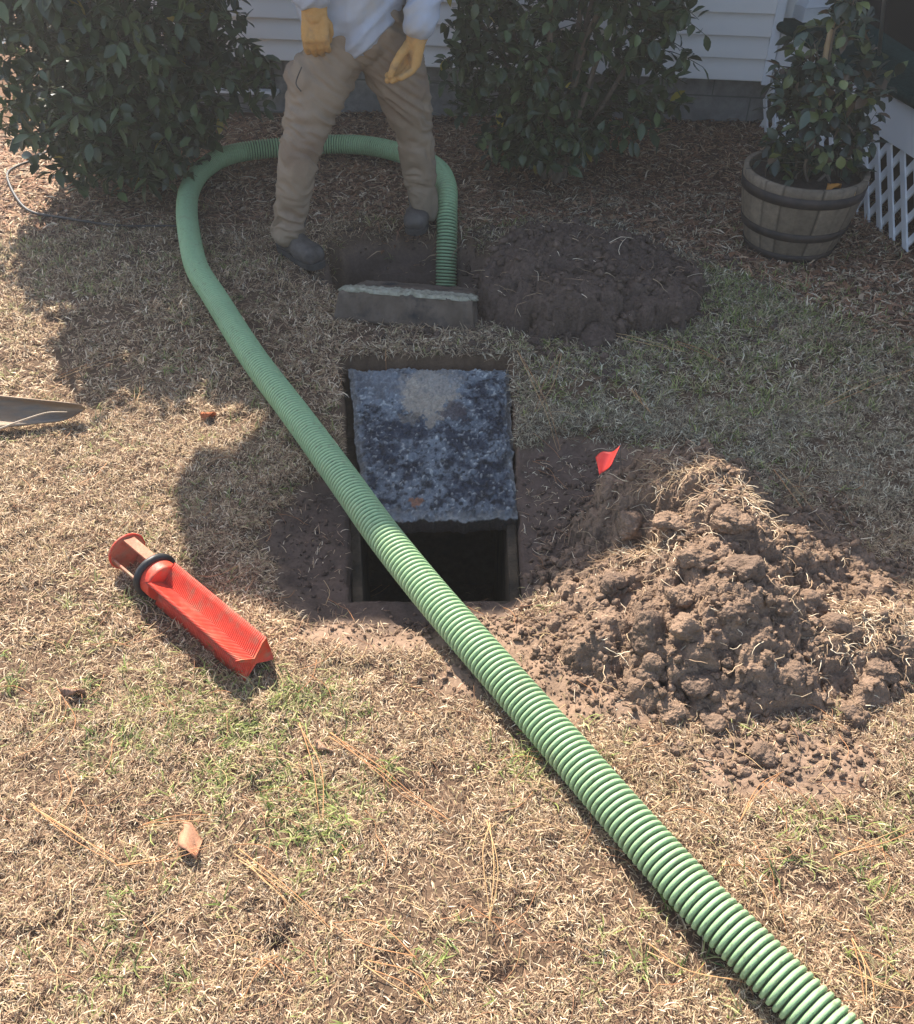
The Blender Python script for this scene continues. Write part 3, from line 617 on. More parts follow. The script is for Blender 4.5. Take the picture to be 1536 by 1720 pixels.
# comb body
L0 = .175; sec = [(-.046, -.046), (-.046, .042), (-.030, .034), (0, .006), (.030, .034), (.046, .046), (.036, .030), (.012, 0), (.034, -.028), (.046, -.044), (.028, -.032), (0, -.014), (-.026, -.034)]
slot = [0, 0, 1, 1, 1, 0, 1, 1, 1, 0, 1, 1, 1]; rings = []
l = L0; per = .0062
while l < Lf - .006:
    rings += [(l, 0), (l + per * .55, 0), (l + per * .56, 1), (l + per * .98, 1)]; l += per
rings += [(l, 0), (l + .004, 0)]
V = []; ns = len(sec)
for l, q in rings:
    for (a, b), sl_ in zip(sec, slot):
        f = 1 - (.16 if (q and sl_) else 0)
        if q and sl_: a, b = a * .9 if abs(a) > .001 else a, b - .0075 * np.sign(b) if abs(b) > .001 else b; 
        V.append(LF(l, a, b))
V = np.array(V); nr = len(rings); i = np.arange(nr - 1)[:, None] * ns; j = np.arange(ns)[None]; j2 = (j + 1) % ns
Q = np.stack([i + j, i + j2, i + ns + j2, i + ns + j], -1).reshape(-1, 4)
V = np.vstack([V, LF(Lf + .002, 0, 0), LF(L0, 0, 0)]); e0 = (nr - 1) * ns
T = np.array([[len(V) - 2, e0 + (q + 1) % ns, e0 + q] for q in range(ns)] + [[len(V) - 1, q, (q + 1) % ns] for q in range(ns)])
npmesh('comb_body', V, [Q, T], M_red, t, False)
def cyl(l0, l1, r, prof=None, k=40, hollow=0): 
    mb = MB(); n = 6
    P = np.array([LF(l, 0, 0) for l in np.linspace(l0, l1, n)]); mb.tube(P, np.full(n, r), k); return mb
mb = MB(); P = np.array([LF(l, 0, 0) for l in (.125, .1252, .128, .170, .178, .1782)]); mb.tube(P, np.array([.049, .050, .051, .051, .050, .049]), 44); mb.build('flange', M_red, t, False)
a = np.linspace(0, 2 * pi, 49)[:-1]
def torus(l, R, r, sx=1):
    V = []; 
    for q in a:
        for p in np.linspace(0, 2 * pi, 13)[:-1]: V.append(LF(l + r * sx * sin(p), (R + r * cos(p)) * cos(q), (R + r * cos(p)) * sin(q)))
    m, k = len(a), 12; i = np.arange(m)[:, None] * k; i2 = ((np.arange(m) + 1) % m)[:, None] * k; j = np.arange(k)[None]; j2 = (j + 1) % k
    return np.array(V), np.stack([i + j, i2 + j, i2 + j2, i + j2], -1).reshape(-1, 4)
V, Q = torus(.132, .054, .0095, 1.1); npmesh('gasket', V, [Q], M_blk, t, True)
bm = bmesh.new()
for ang in (112, 352, 235):
    q = radians(ang); c0, s0 = cos(q) * .042, sin(q) * .042
    uu = Vector(sd * cos(q) + up * sin(q)); beam(bm, LF(.004, c0, s0), LF(.126, c0, s0), .030, .006, up=uu) if False else None
    z_ = Vector(ax); y_ = uu; x_ = y_.cross(z_); R = Matrix((x_, y_, z_)).transposed(); box(bm, LF(.065, c0, s0), (.032, .0055, .125), R)
bmobj('strut', bm, M_redd, t, bevel=.001)
mb = MB(); P = np.array([LF(l, 0, 0) for l in (-.006, -.0058, -.002, .002, .0022)]); mb.tube(P, np.array([.048, .051, .052, .052, .051]), 44); mb.build('end_disc', M_redd, t, False)
V, Q = torus(-.001, .051, .0035); npmesh('disc_rim', V, [Q], M_red, t, True)

# ------------------------------------------------------------------ shovel blade at the left edge
t = empty('shovel', tuple(G(60, 690))); props(t, 'tan rusted shovel lying on the lawn at the left edge', 'shovel')
org = np.array(t.location); nU, nV = 40, 16; V = []
u = np.linspace(0, 1, nU); 
tipT, tipB = G(138, 678, .085), G(122, 706, .03); lt, lb = G(-150, 648, .105), G(-150, 735, .02)
for k in u:
    T_, B_ = tipT * (1 - k) + lt * k, tipB * (1 - k) + lb * k; 
    nar = sqrt(max(0., 1 - max(0, (.10 - k) / .10) ** 2.2)) * .999 + .001
    for q in np.linspace(0, 1, nV):
        qq = .5 + (q - .5) * (nar * .85 + .15 if k < .1 else 1); p = T_ * (1 - qq) + B_ * qq; bow = 4 * (qq - .5) ** 2
        p = p + np.array([0, .035 * (1 - bow), -.012 * (1 - bow)]) + np.array([.012 * (1 - bow) * (1 - k), 0, 0]); V.append(p - org)
I = (np.arange(nU - 1)[:, None] * nV + np.arange(nV - 1)[None]).ravel()
M_tan = mat('rusted_steel_mat', (.20, .13, .08), (.29, .21, .135), rough=.6, scale=9, bump=.2, bscale=80, c3=(.16, .14, .12), s3=7, metal=.25, stretch=(1, 4, 4))
bl_ = npmesh('blade', np.array(V), [np.stack([I, I + 1, I + nV + 1, I + nV], 1)], M_tan, t, True); sm = bl_.modifiers.new('s', 'SOLIDIFY'); sm.thickness = .004
mb = MB(); e = np.array([-.45, .05, 0]) ; a0 = (lt + lb) / 2 - org
mb.tube(np.array([a0 + [.06, .02, .0], a0 + [0, .01, .01], a0 + [-.12, 0, .015], a0 + [-.2, 0, .015]]), np.array([.012, .022, .022, .021]), 14); mb.build('socket', M_tan, t)
mb = MB(); mb.tube(np.array([a0 + [-.19, 0, .015], a0 + [-.8, .05, .0], a0 + [-1.4, .1, -.02]]), np.array([.019, .019, .018]), 14); mb.build('handle', mat('ash_handle_mat', (.42, .28, .15), (.5, .36, .2), scale=6, stretch=(1, 12, 12)), t)
mb = MB(); Pp, _ = smoothpath([G(-60, 745, .03), G(0, 720, .06), G(40, 705, .085), G(80, 693, .09), G(113, 692, .075)], 30); mb.tube(Pp, np.linspace(.0042, .0018, 30), 6)
rt = mb.build('root', mat('pale_root_mat', (.40, .31, .21), (.50, .40, .30), scale=50)); props(rt, 'pale curved root draped across the shovel blade', 'root')

# ------------------------------------------------------------------ marker flag
p0 = G(1042, 748, .27); t = empty('marker_flag', (p0[0], p0[1], hz1(p0[0], p0[1]))); props(t, 'small red plastic marker flag stuck at the left of the near heap', 'flag'); org = np.array(t.location)
c4 = [G(1001, 768, .24), G(1042, 749, .28), G(1028, 780, .25), G(1007, 800, .215)]
nf = 10; V = []
for q in np.linspace(0, 1, nf):
    for p in np.linspace(0, 1, nf):
        w_ = c4[0] * (1 - p) * (1 - q) + c4[1] * p * (1 - q) + c4[2] * p * q + c4[3] * (1 - p) * q; V.append(w_ - org + np.array([0, .006 * sin(p * 6), .004 * sin(p * 7 + q * 2)]))
I = (np.arange(nf - 1)[:, None] * nf + np.arange(nf - 1)[None]).ravel()
fo = npmesh('pennant', np.array(V), [np.stack([I, I + 1, I + nf + 1, I + nf], 1)], mat('flag_red_mat', (.75, .03, .02), (.8, .05, .03), rough=.4, scale=30), t, True); fo.modifiers.new('s', 'SOLIDIFY').thickness = .0008
mb = MB(); mb.tube(np.array([c4[1] - org + [0, 0, .008], c4[1] - org, c4[1] - org + [.03, .05, -.16]]), .0012, 6); mb.build('wire', mat('wire_mat', (.3, .3, .3), rough=.4, metal=.8), t)

# black drip tube
mb = MB(); Pp = [(75, 240), (50, 262), (30, 275), (14, 292), (18, 315), (36, 345), (60, 360), (110, 370), (160, 378), (215, 384), (290, 384), (340, 386)]
Pp, _ = smoothpath([G(a_, b_) for a_, b_ in Pp], 90); Pp[:, 2] = ground_z(Pp[:, 0], Pp[:, 1], False) + .018; mb.tube(Pp, .0062, 8)
props(mb.build('drip_tube', mat('drip_tube_mat', (.02, .019, .018), (.06, .05, .042), rough=.5, scale=10)), 'thin dark irrigation tube curving over the litter in front of the left bush', 'tube')

# ------------------------------------------------------------------ house
WL, WR = np.array([-1.228, 5.64]), np.array([1.628, 5.206]); wd = (WR - WL) / np.linalg.norm(WR - WL); yaw = atan2(wd[1], wd[0])
hs = empty('house', (WR[0], WR[1], 0), yaw); props(hs, 'white vinyl sided house wall on a grey block foundation behind the hedge', 'house')
# local frame: x along the wall (negative to the left), y into the house, z up
M_sid = mat('vinyl_siding_mat', (.84, .79, .74), (.87, .82, .77), rough=.55, scale=3, bump=.06, bscale=20, spec=.3)
prof = []; z0 = .285; course = .1075
for k in range(29):
    b = z0 + k * course; prof += [(-.018, b), (-.0165, b + .004), (-.016, b + course * .48), (-.006, b + course * .66), (-.002, b + course * .97), (0, b + course)]
prof.insert(0, (.01, z0)); x0, x1 = -3.62, .0
V = np.array([[X, p[0], p[1]] for X in (x0, x1) for p in prof]); n = len(prof); i = np.arange(n - 1)
npmesh('siding', V, [np.stack([i, n + i, n + i + 1, i + 1], 1)], M_sid, hs)
bm = bmesh.new(); box(bm, ((x0 + 3.4) / 2 + .0, 1.9 + .03, 1.92), (3.38 - x0, 3.7, 3.24)); bmobj('wall_core', bm, M_sid, hs)
bm = bmesh.new(); box(bm, ((x0 + .02 + 3.4) / 2, 1.9 + .055, .02), (3.36 - x0, 3.68, .53)); bmobj('foundation', bm, mat('block_foundation_mat', (.22, .215, .21), (.32, .31, .30), rough=.95, scale=20, bump=.5, bscale=70, c3=(.17, .17, .17), s3=3, spec=.1), hs)
bm = bmesh.new()
for zz in (.165, -.04): box(bm, ((x0 + 3.4) / 2, .1125, zz), (3.3 - x0, .01, .006))
xx = -3.3; 
while xx < .6: box(bm, (xx, .1127, .065), (.006, .009, .199)); box(bm, (xx + .2, .1127, .227), (.006, .009, .118)); xx += .41
bmobj('mortar_joints', bm, mat('mortar_mat', (.15, .148, .145), rough=1), hs)
M_trim = mat('white_trim_mat', (.85, .86, .88), (.88, .88, .90), rough=.5, scale=4)
bm = bmesh.new(); box(bm, (.022, -.008, 1.5), (.045, .045, 2.46)); bmobj('corner_trim', bm, M_trim, hs, bevel=.003)
# foundation vent
vl = Matrix.Rotation(-yaw, 3, 'Z') @ (Vector(tuple(PY(400, 118, 5.66))) - Vector((WR[0], WR[1], 0)))
bm = bmesh.new(); box(bm, (vl.x, .108, .185), (.36, .02, .185)); ve = bmobj('foundation_vent', bm, mat('vent_dark_mat', (.02, .02, .02), (.05, .05, .045), scale=20), hs)
bm = bmesh.new()
for k in range(7): box(bm, (vl.x, .094, .11 + k * .025), (.34, .008, .004))
for k in range(12): box(bm, (vl.x - .165 + k * .03, .0955, .185), (.004, .006, .17))
bmobj('grille', bm, mat('vent_grille_mat', (.10, .095, .085), rough=.6), ve)
bm = bmesh.new(); box(bm, (vl.x, .085, .082), (.40, .07, .022)); bmobj('sill', bm, M_trim, ve, bevel=.003)
# roof: eave whose shadow edge crosses the lawn in front of the opening
rf_ = MB(); ez = 3.46; ey = 1.70 + (ez) * cos(SUN_AZ) / tan(SUN_EL); exl = -.79 - ez * sin(SUN_AZ) / tan(SUN_EL)
Rm = Matrix.Rotation(-yaw, 3, 'Z'); toL = lambda p: Rm @ (Vector(p) - Vector((WR[0], WR[1], 0)))
pl = [(exl + .12, ey + .0, ez), (exl + 7, ey + .0, ez), (exl + 7, ey + 3, ez + 1.25), (exl + .34, ey + 3, ez + 1.25)]
bm = bmesh.new(); vs = [bm.verts.new(toL(p)) for p in pl] + [bm.verts.new(toL((p[0], p[1] + .02, p[2] - .34))) for p in pl]
for f in ((0, 1, 2, 3), (7, 6, 5, 4), (0, 4, 5, 1), (1, 5, 6, 2), (2, 6, 7, 3), (3, 7, 4, 0)): bm.faces.new([vs[q] for q in f])
bmobj('roof', bm, mat('shingle_mat', (.10, .095, .09), (.16, .15, .14), rough=.95, scale=30, bump=.5), hs)

bm = bmesh.new(); c_ = toL((exl - .02, ey + .09, ez - .22)); box(bm, (c_.x + .30, c_.y, c_.z), (.34, .20, .46)); bmobj('eave_shadow_box', bm, M_trim, hs, bevel=.004)  # unseen eave box, added to shape the shadow on the left lawn
# ------------------------------------------------------------------ porch
P0 = np.array([1.665, 5.23]); pd = np.array([.185, -1.0]); pd /= np.linalg.norm(pd); pyaw = atan2(pd[1], pd[0])
po = empty('porch', (P0[0], P0[1], 0), pyaw); props(po, 'porch platform with white skirt board, white lattice and dark green carpet at the right', 'porch')
# local: x runs along the porch side towards the camera, +y runs to the right (away from the house corner), z up
LP = 2.6
bm = bmesh.new(); box(bm, (LP / 2, .016, .452), (LP, .032, .196)); bmobj('skirt_board', bm, M_trim, po, bevel=.003)
M_carp = mat('green_carpet_mat', (.010, .030, .028), (.022, .055, .048), rough=1, scale=60, bump=.8, bscale=300, spec=.05, dist=.004)
bm = bmesh.new(); box(bm, (LP / 2 - .02, 1.15, .560), (LP + .04, 2.36, .024))
V, Q, T = tube(np.array([[-.03, -.012, .556], [LP, -.012, .556]]), .024, 12)
bmv_ = [bm.verts.new(v) for v in V]
for q in list(Q) + list(T): bm.faces.new([bmv_[k] for k in q])
bmobj('green_carpet', bm, M_carp, po)
bm = bmesh.new(); lat = .0785; th = radians(57)
zt, zb = .352, -.02
def clipline(cx, sgn, y):
    # strip through (cx, zt) going down at angle; both strips have slopes of the diamond pattern
    a = Vector((cx, y, zt)); b = Vector((cx + sgn * (zt - zb) / tan(th), y, zb)); return a, b
k = -6
while k * lat * 1.36 < LP:
    cx = k * lat * 1.36
    for sgn, y in ((1, .012), (-1, .0225)):
        a_, b_ = clipline(cx, sgn, y)
        x_lo, x_hi = .0, LP
        # clip in x
        def cl(a, b, X): t_ = (X - a.x) / (b.x - a.x); return a.lerp(b, t_)
        lo, hi = (a_, b_) if a_.x < b_.x else (b_, a_)
        if hi.x <= x_lo or lo.x >= x_hi: continue
        if lo.x < x_lo: lo = cl(lo, hi, x_lo)
        if hi.x > x_hi: hi = cl(lo, hi, x_hi)
        if (hi - lo).length < .02: continue
        beam(bm, lo, hi, .034, .009, up=(0, 1, 0)) if False else None
        d_ = (hi - lo).normalized(); nn = Vector((0, 1, 0)); xx_ = d_.cross(nn); R = Matrix((xx_, nn, d_)).transposed(); box(bm, (lo + hi) / 2, (.031, .009, (hi - lo).length), R)
    k += 1
bmobj('lattice', bm, M_trim, po)
bm = bmesh.new(); box(bm, (LP / 2, .26, .17), (LP, .02, .38)); box(bm, (.6, .15, .2), (.09, .09, .3)); bmobj('underside', bm, mat('porch_dark_mat', (.05, .032, .025), (.075, .05, .04), scale=6), po)
bm = bmesh.new(); box(bm, (LP - .05, .05, .16), (.10, .06, .38)); bmobj('corner_post', bm, M_trim, po, bevel=.004)
# column with flared base on the deck
cp = G(1362, 30, .575); ct = empty('porch_column', tuple(cp), pyaw); props(ct, 'white porch column with a flared base standing on the green carpet', 'column')
def frus(bm, z0, z1, r0, r1):
    b = [bm.verts.new((sx * r0, sy * r0, z0)) for sx, sy in ((-1, -1), (1, -1), (1, 1), (-1, 1))]; t_ = [bm.verts.new((sx * r1, sy * r1, z1)) for sx, sy in ((-1, -1), (1, -1), (1, 1), (-1, 1))]
    bm.faces.new(b[::-1]); bm.faces.new(t_)
    for q in range(4): bm.faces.new((b[q], b[(q + 1) % 4], t_[(q + 1) % 4], t_[q]))
bm = bmesh.new(); frus(bm, .002, .065, .088, .088); frus(bm, .067, .11, .085, .058); bmobj('column_base', bm, M_trim, ct, bevel=.003)
bm = bmesh.new(); frus(bm, .112, 2.3, .055, .055); bmobj('column_shaft', bm, M_trim, ct, bevel=.004)
# dark woven mesh panel and metal pole
q0, q1 = G(1428, 34, .575), G(1640, 175, .575)
mp = empty('mesh_screen', tuple(q0), atan2(q1[1] - q0[1], q1[0] - q0[0])); props(mp, 'large dark brown woven mesh panel standing on the porch at the top right corner', 'screen')
Lm = np.hypot(*(q1 - q0)[:2]); bm = bmesh.new(); R = Matrix.Rotation(radians(14), 3, 'X')
def rb(c, s): box(bm, R @ Vector(c), s, R)
m_, t_, p_ = newmat('woven_mesh_mat'); p_.inputs['Roughness'].default_value = .8
ch = t_.nodes.new('ShaderNodeTexChecker'); ch.inputs['Scale'].default_value = 150; ch.inputs[1].default_value = (.035, .028, .026, 1); ch.inputs[2].default_value = (.008, .007, .007, 1); tc = t_.nodes.new('ShaderNodeTexCoord'); t_.links.new(tc.outputs['Object'], ch.inputs[0]); t_.links.new(ch.outputs[0], p_.inputs['Base Color'])
bb = t_.nodes.new('ShaderNodeBump'); bb.inputs['Distance'].default_value = .003; t_.links.new(ch.outputs['Fac'], bb.inputs['Height']); t_.links.new(bb.outputs[0], p_.inputs['Normal'])
rb((Lm / 2, 0, .55), (Lm, .008, 1.0)); bmobj('mesh_fabric', bm, m_, mp)
bm = bmesh.new(); V, Q, T = tube(np.array([[0, 0, .0], [0, 0, .04], R @ Vector((0, 0, 1.06))]), .02, 12)
vv = [bm.verts.new(v) for v in V]
for q in list(Q) + list(T): bm.faces.new([vv[k] for k in q])
bmobj('frame_tube', bm, mat('dark_tube_mat', (.03, .027, .025), rough=.4, metal=.5), mp, True)
pp = G(1477, 92, .575); mt = MB(); top = PY(1489, -30, pp[1]); mt.tube(np.array([pp, top, top + (top - pp) * 1.5]), .0085, 12)
props(mt.build('metal_pole', mat('pale_pole_mat', (.42, .37, .32), rough=.3, metal=.7)), 'thin pale metal pole standing on the green porch carpet', 'pole')

# ------------------------------------------------------------------ leafy plants
def leaves(mb, P, D, L, Wd, colr, droop=.2, fold=.35):
    """P base points (n,3), D directions (n,3)"""
    n = len(P); D = D / np.linalg.norm(D, axis=1)[:, None]; up = np.array([0, 0, 1.]) + RNG.normal(0, .45, (n, 3)); S = np.cross(D, up); S /= np.linalg.norm(S, axis=1)[:, None] + 1e-9; N = np.cross(S, D)
    us = [0, .22, .5, .78, 1.]; ws = [.0, .72, 1., .66, 0.]; V = []
    for u_, w_ in zip(us, ws):
        c = P + D * (L * u_)[:, None] - N * (L * droop * u_ ** 2)[:, None]
        if w_ == 0: V.append(c)
        else:
            o = (Wd * w_ / 2)[:, None]; V += [c - S * o + N * o * fold, c, c + S * o + N * o * fold]
    V = np.stack(V, 1); b = (np.arange(n) * 11)[:, None]
    T = np.concatenate([b + np.array(f) for f in ((0, 2, 1), (0, 3, 2), (10, 7, 8), (10, 8, 9))]); Q = np.concatenate([b + np.array(f) for f in ((1, 2, 5, 4), (2, 3, 6, 5), (4, 5, 8, 7), (5, 6, 9, 8))])
    mb.add(V.reshape(-1, 3), Q, T, np.repeat(colr, 11, 0))
def shrub(name, label, base, stems, inside, ntw, lp, LL, WW, cols, wts, mleaf, mbark, r0=.016, cat='bush', tw=(.18, .38), group=None):
    """base point, list of stem end points; inside() gives random points in the crown"""
    root = empty(name, tuple(base)); props(root, label, cat, group); base = np.array(base); bk = MB(); sk = []
    for e in stems:
        e = np.array(e, float); b0 = base + np.append(RNG.normal(0, .05, 2), 0); mid = (b0 + e) / 2 + RNG.normal(0, .05, 3); mid2 = b0 * .25 + e * .75 + RNG.normal(0, .05, 3)
        Pp, _ = smoothpath([b0 - [0, 0, .03], mid, mid2, e], 26); bk.tube(Pp - base, np.linspace(r0 * RNG.uniform(.7, 1.2), r0 * .3, 26), 8); sk.append(Pp[5:])
    bk.build('branches', mbark, root)
    sk = np.vstack(sk); lf = MB(); tg = MB()
    for k in range(ntw):
        p = inside(); j = np.argmin(((sk - p) ** 2).sum(1) + ((sk[:, 2] > p[2] + .05) * .05)); s0 = sk[j]; d = p - s0; L = np.linalg.norm(d)
        if L > .02:
            mid = (s0 + p) / 2 + RNG.normal(0, .02, 3); Pp, _ = smoothpath([s0, mid, p], 7); tg.tube(Pp - base, np.linspace(.0028, .0012, 7), 4, None, False)
            dirn = Pp[-1] - Pp[-3]
        else: dirn = d + 1e-3
        dirn = dirn / (np.linalg.norm(dirn) + 1e-9); n = RNG.integers(*lp); u_ = RNG.uniform(0, 1, n); pb = p - dirn * (u_ * min(L, .16))[:, None]
        ang = RNG.uniform(0, 2 * pi, n); a1 = np.cross(dirn, [.3, .2, 1]); a1 /= np.linalg.norm(a1); a2 = np.cross(dirn, a1)
        D = dirn * RNG.uniform(.2, .9, n)[:, None] + (np.cos(ang)[:, None] * a1 + np.sin(ang)[:, None] * a2) * .9; D[:, 2] -= .12
        leaves(lf, pb - base, D, RNG.uniform(*LL, n), RNG.uniform(*WW, n), pal(n, cols, wts, .18), RNG.uniform(.05, .3))
    props(tg.build('twigs', M_twig, root), kind='stuff'); lf.build('foliage', mleaf, root)
    return root
M_leaf = attr_mat('camellia_leaf_mat', .32, .5, trans=.18); M_twig = mat('twig_mat', (.05, .055, .035), (.09, .075, .05), rough=.9, scale=30)
M_bark = mat('bark_mat', (.13, .095, .07), (.20, .15, .11), rough=.9, scale=30, bump=.5, bscale=120)
GC = [(.055, .085, .035), (.038, .060, .028), (.075, .11, .04), (.10, .14, .05), (.45, .36, .06)]
def crown1():
    while True:
        z = RNG.uniform(.10, 1.15) if RNG.random() < .74 else RNG.uniform(1.1, 1.94); r = .64 * min(1, .55 + .6 * (z / .5) ** .8) if z < .65 else .64 * sqrt(max(.08, 1 - (max(0, z - 1.1) / .90) ** 2)); a_ = RNG.uniform(0, 2 * pi); q = RNG.random() ** .38
        r *= 1 + .12 * sin(a_ * 3 + z * 5); p = np.array([-1.53 + r * q * cos(a_), 4.56 + r * q * sin(a_), z])
        if z < .34 and p[0] > -1.2: continue
        return p
shrub('camellia_bush', 'dense dark green camellia bush at the left with lit leaves at its edge', (-1.60, 4.62, float(ground_z(-1.6, 4.62))),
      [(-1.54 + .5 * cos(a_) * q, 4.6 + .5 * sin(a_) * q, 1.2 + .6 * (1 - q)) for a_, q in ((0, .9), (.8, .6), (1.6, .9), (2.4, .7), (3.1, 1.), (4, .8), (5, .9), (5.6, .5), (1, .2))],
      crown1, 1500, (6, 10), (.055, .095), (.028, .045), GC, [4, 4, 2.5, .8, .05], M_leaf, M_bark, .022)
def crown2():
    while True:
        z = RNG.uniform(.10, 1.1) if RNG.random() < .72 else RNG.uniform(1., 1.9); r = .60 * min(1, .50 + .75 * (z / .7)) if z < .7 else .64 * sqrt(max(.05, 1 - ((z - .9) / 1.2) ** 2)); a_ = RNG.uniform(0, 2 * pi); q = RNG.random() ** .42
        r *= 1 + .16 * sin(a_ * 4 + z * 6); p = np.array([.50 + r * q * cos(a_), 4.58 + r * .75 * q * sin(a_), z])
        if fbm(p[0] * 4, p[1] * 4, p[2] * 4, o=2, seed=77) < -.28: continue
        return p
shrub('camellia_bush', 'looser camellia bush with bare stems showing, between the worker and the porch', (.47, 4.56, float(ground_z(.47, 4.56))),
      [(.52 + .62 * cos(a_) * q, 4.58 + .45 * sin(a_) * q, 1.15 + .6 * (1 - q)) for a_, q in ((0, 1), (.7, .5), (1.6, .9), (2.5, .8), (3.2, 1.), (4.2, .6), (5.2, .8), (5.9, .7), (3.9, .2))],
      crown2, 1020, (5, 9), (.05, .088), (.028, .044), GC, [4, 3.5, 2.5, .8, .06], M_leaf, M_bark, .020)

# ------------------------------------------------------------------ half barrel planter
bc = np.array([1.452, 3.80]); bz = float(ground_z(*bc)) ; br_ = empty('barrel_planter', (bc[0], bc[1], bz)); props(br_, 'weathered half barrel planter with dark hoops in front of the lattice', 'planter')
hb = .335; rbot, rtop = .182, .252
def brad(z): f = z / hb; return rbot + (rtop - rbot) * (1 - (1 - f) ** 1.7)
ks = 96; nst = 20; a = np.linspace(0, 2 * pi, ks * 2, endpoint=False); zs = np.linspace(0, hb, 12)
def rr_(z): 
    ph = (a / (2 * pi) * nst) % 1; return brad(z) - .0045 * (np.exp(-((ph) / .03) ** 2) + np.exp(-((1 - ph) / .03) ** 2))
prof = [(z_, 0) for z_ in zs] + [(hb, -.02)] + [(z_, -.022) for z_ in zs[::-1][:6]]
V = []; CC = []; tone = RNG.uniform(.75, 1.2, nst)
for z_, off in prof:
    r = rr_(z_) + off; V.append(np.stack([r * np.cos(a), r * np.sin(a), np.full_like(a, z_)], 1)); st_ = np.floor(a / (2 * pi) * nst + .5).astype(int) % nst
    ph = np.abs(((a / (2 * pi) * nst + .5) % 1) - .5); gap = np.exp(-(np.abs(((a / (2 * pi) * nst) % 1 + .5) % 1 - .5) / .035) ** 2)
    CC.append(np.array([.20, .155, .11]) * (tone[np.floor(a / (2 * pi) * nst).astype(int)] * (1 - .75 * gap))[:, None])
V = np.vstack(V); CC = np.vstack(CC); k = len(a); n = len(prof); i = np.arange(n - 1)[:, None] * k; j = np.arange(k)[None]; j2 = (j + 1) % k
npmesh('staves', V, [np.stack([i + j, i + j2, i + k + j2, i + k + j], -1).reshape(-1, 4)], attr_mat('stave_mat', .85, .2, nz=.3, nscale=25, bump=.4, bscale=60), br_, True, CC)
M_hoop = mat('hoop_mat', (.035, .028, .026), (.075, .055, .045), rough=.7, scale=14, metal=.3)
for (za, zb_) in ((.258, .300), (.105, .142), (.002, .038)):
    ring = [(brad(za) + .0005, za), (brad(za) + .004, za), (brad(zb_) + .004, zb_), (brad(zb_) + .0005, zb_)]; aa = np.linspace(0, 2 * pi, 96, endpoint=False)
    V = np.vstack([np.stack([r * np.cos(aa), r * np.sin(aa), np.full_like(aa, z_)], 1) for r, z_ in ring]); k = 96; i = np.arange(4)[:, None] * k; i2 = ((np.arange(4) + 1) % 4)[:, None] * k; j = np.arange(k)[None]; j2 = (j + 1) % k
    npmesh('hoop', V, [np.stack([i + j, i + j2, i2 + j2, i2 + j], -1).reshape(-1, 4)], M_hoop, br_, True)
rg = np.linspace(0, brad(hb) - .024, 14); aa = np.linspace(0, 2 * pi, 60, endpoint=False); V = np.stack([np.outer(rg, np.cos(aa)), np.outer(rg, np.sin(aa)), hb - .035 + .012 * fbm(np.outer(rg, np.cos(aa)) * 30, np.outer(rg, np.sin(aa)) * 30, o=4)], -1).reshape(-1, 3)
i = np.arange(13)[:, None] * 60; j = np.arange(60)[None]; j2 = (j + 1) % 60; npmesh('potting_soil', V, [np.stack([i + j, i + 60 + j, i + 60 + j2, i + j2], -1).reshape(-1, 4)], mat('potting_mat', (.03, .022, .018), (.07, .045, .03), scale=60, bump=.8, bscale=200), br_, True)
pb = np.array([bc[0], bc[1], bz + hb - .03])
def crownp():
    while True:
        z = RNG.uniform(.02, .45) if RNG.random() < .82 else RNG.uniform(.4, .92)
        if z < .42: r = .27 * (.85 + .15 * z / .42)
        else: r = .20 * max(.5, 1 - (z - .42) / .6)
        a_ = RNG.uniform(0, 2 * pi); q = RNG.random() ** .45; return pb + np.array([r * q * cos(a_) - .005 - .02 * z, r * .85 * q * sin(a_), z])
M_leafp = attr_mat('potted_leaf_mat', .38, .5, trans=.12)
shrub('potted_camellia', 'potted camellia with bluish and bronze leaves growing in the half barrel', tuple(pb), [pb + [.02, 0, .92], pb + [-.16, .05, .40], pb + [.17, -.03, .38], pb + [.1, -.16, .36], pb + [-.05, .12, .48]],
      crownp, 205, (4, 8), (.045, .075), (.028, .042), [(.055, .08, .055), (.045, .055, .04), (.09, .12, .04), (.12, .08, .05), (.16, .18, .06)], [4, 3, 2, 1.2, .8], M_leafp, M_bark, .007, 'plant')
mb = MB()
for a0, b0, w_ in (((1345, 215, 3.66), (1365, 110, 3.68), .010), ((1388, 85, 3.76), (1416, -30, 3.78), .013)):
    mb.tube(np.array([PY(*a0), PY(*b0)]), w_, 4)
mb = MB(); s1 = pb + [.02, .02, -.02]; mb.tube(np.array([s1, PY(1390, 78, 3.80), PY(1418, -40, 3.84)]), .014, 4)
props(mb.build('plant_stake', mat('bamboo_mat', (.42, .29, .16), (.5, .36, .22), scale=8), None, False), 'tan wooden stake supporting the potted camellia', 'stakes')
for k, (px, py, L, az, cl, lb) in enumerate(((1402, 312, .07, .3, (.60, .25, .05), 'orange dead leaf on the barrel soil'), (1425, 322, .06, -.2, (.55, .30, .08), 'tan orange dead leaf on the front rim of the barrel'))):
    o = dead_leaf(px, py, L, .035, az, cl, lb); p = G(px, py, bz + hb - .02); o.location = (p[0], p[1], bz + hb - .04 - float(ground_z(*G(px, py)[:2])))

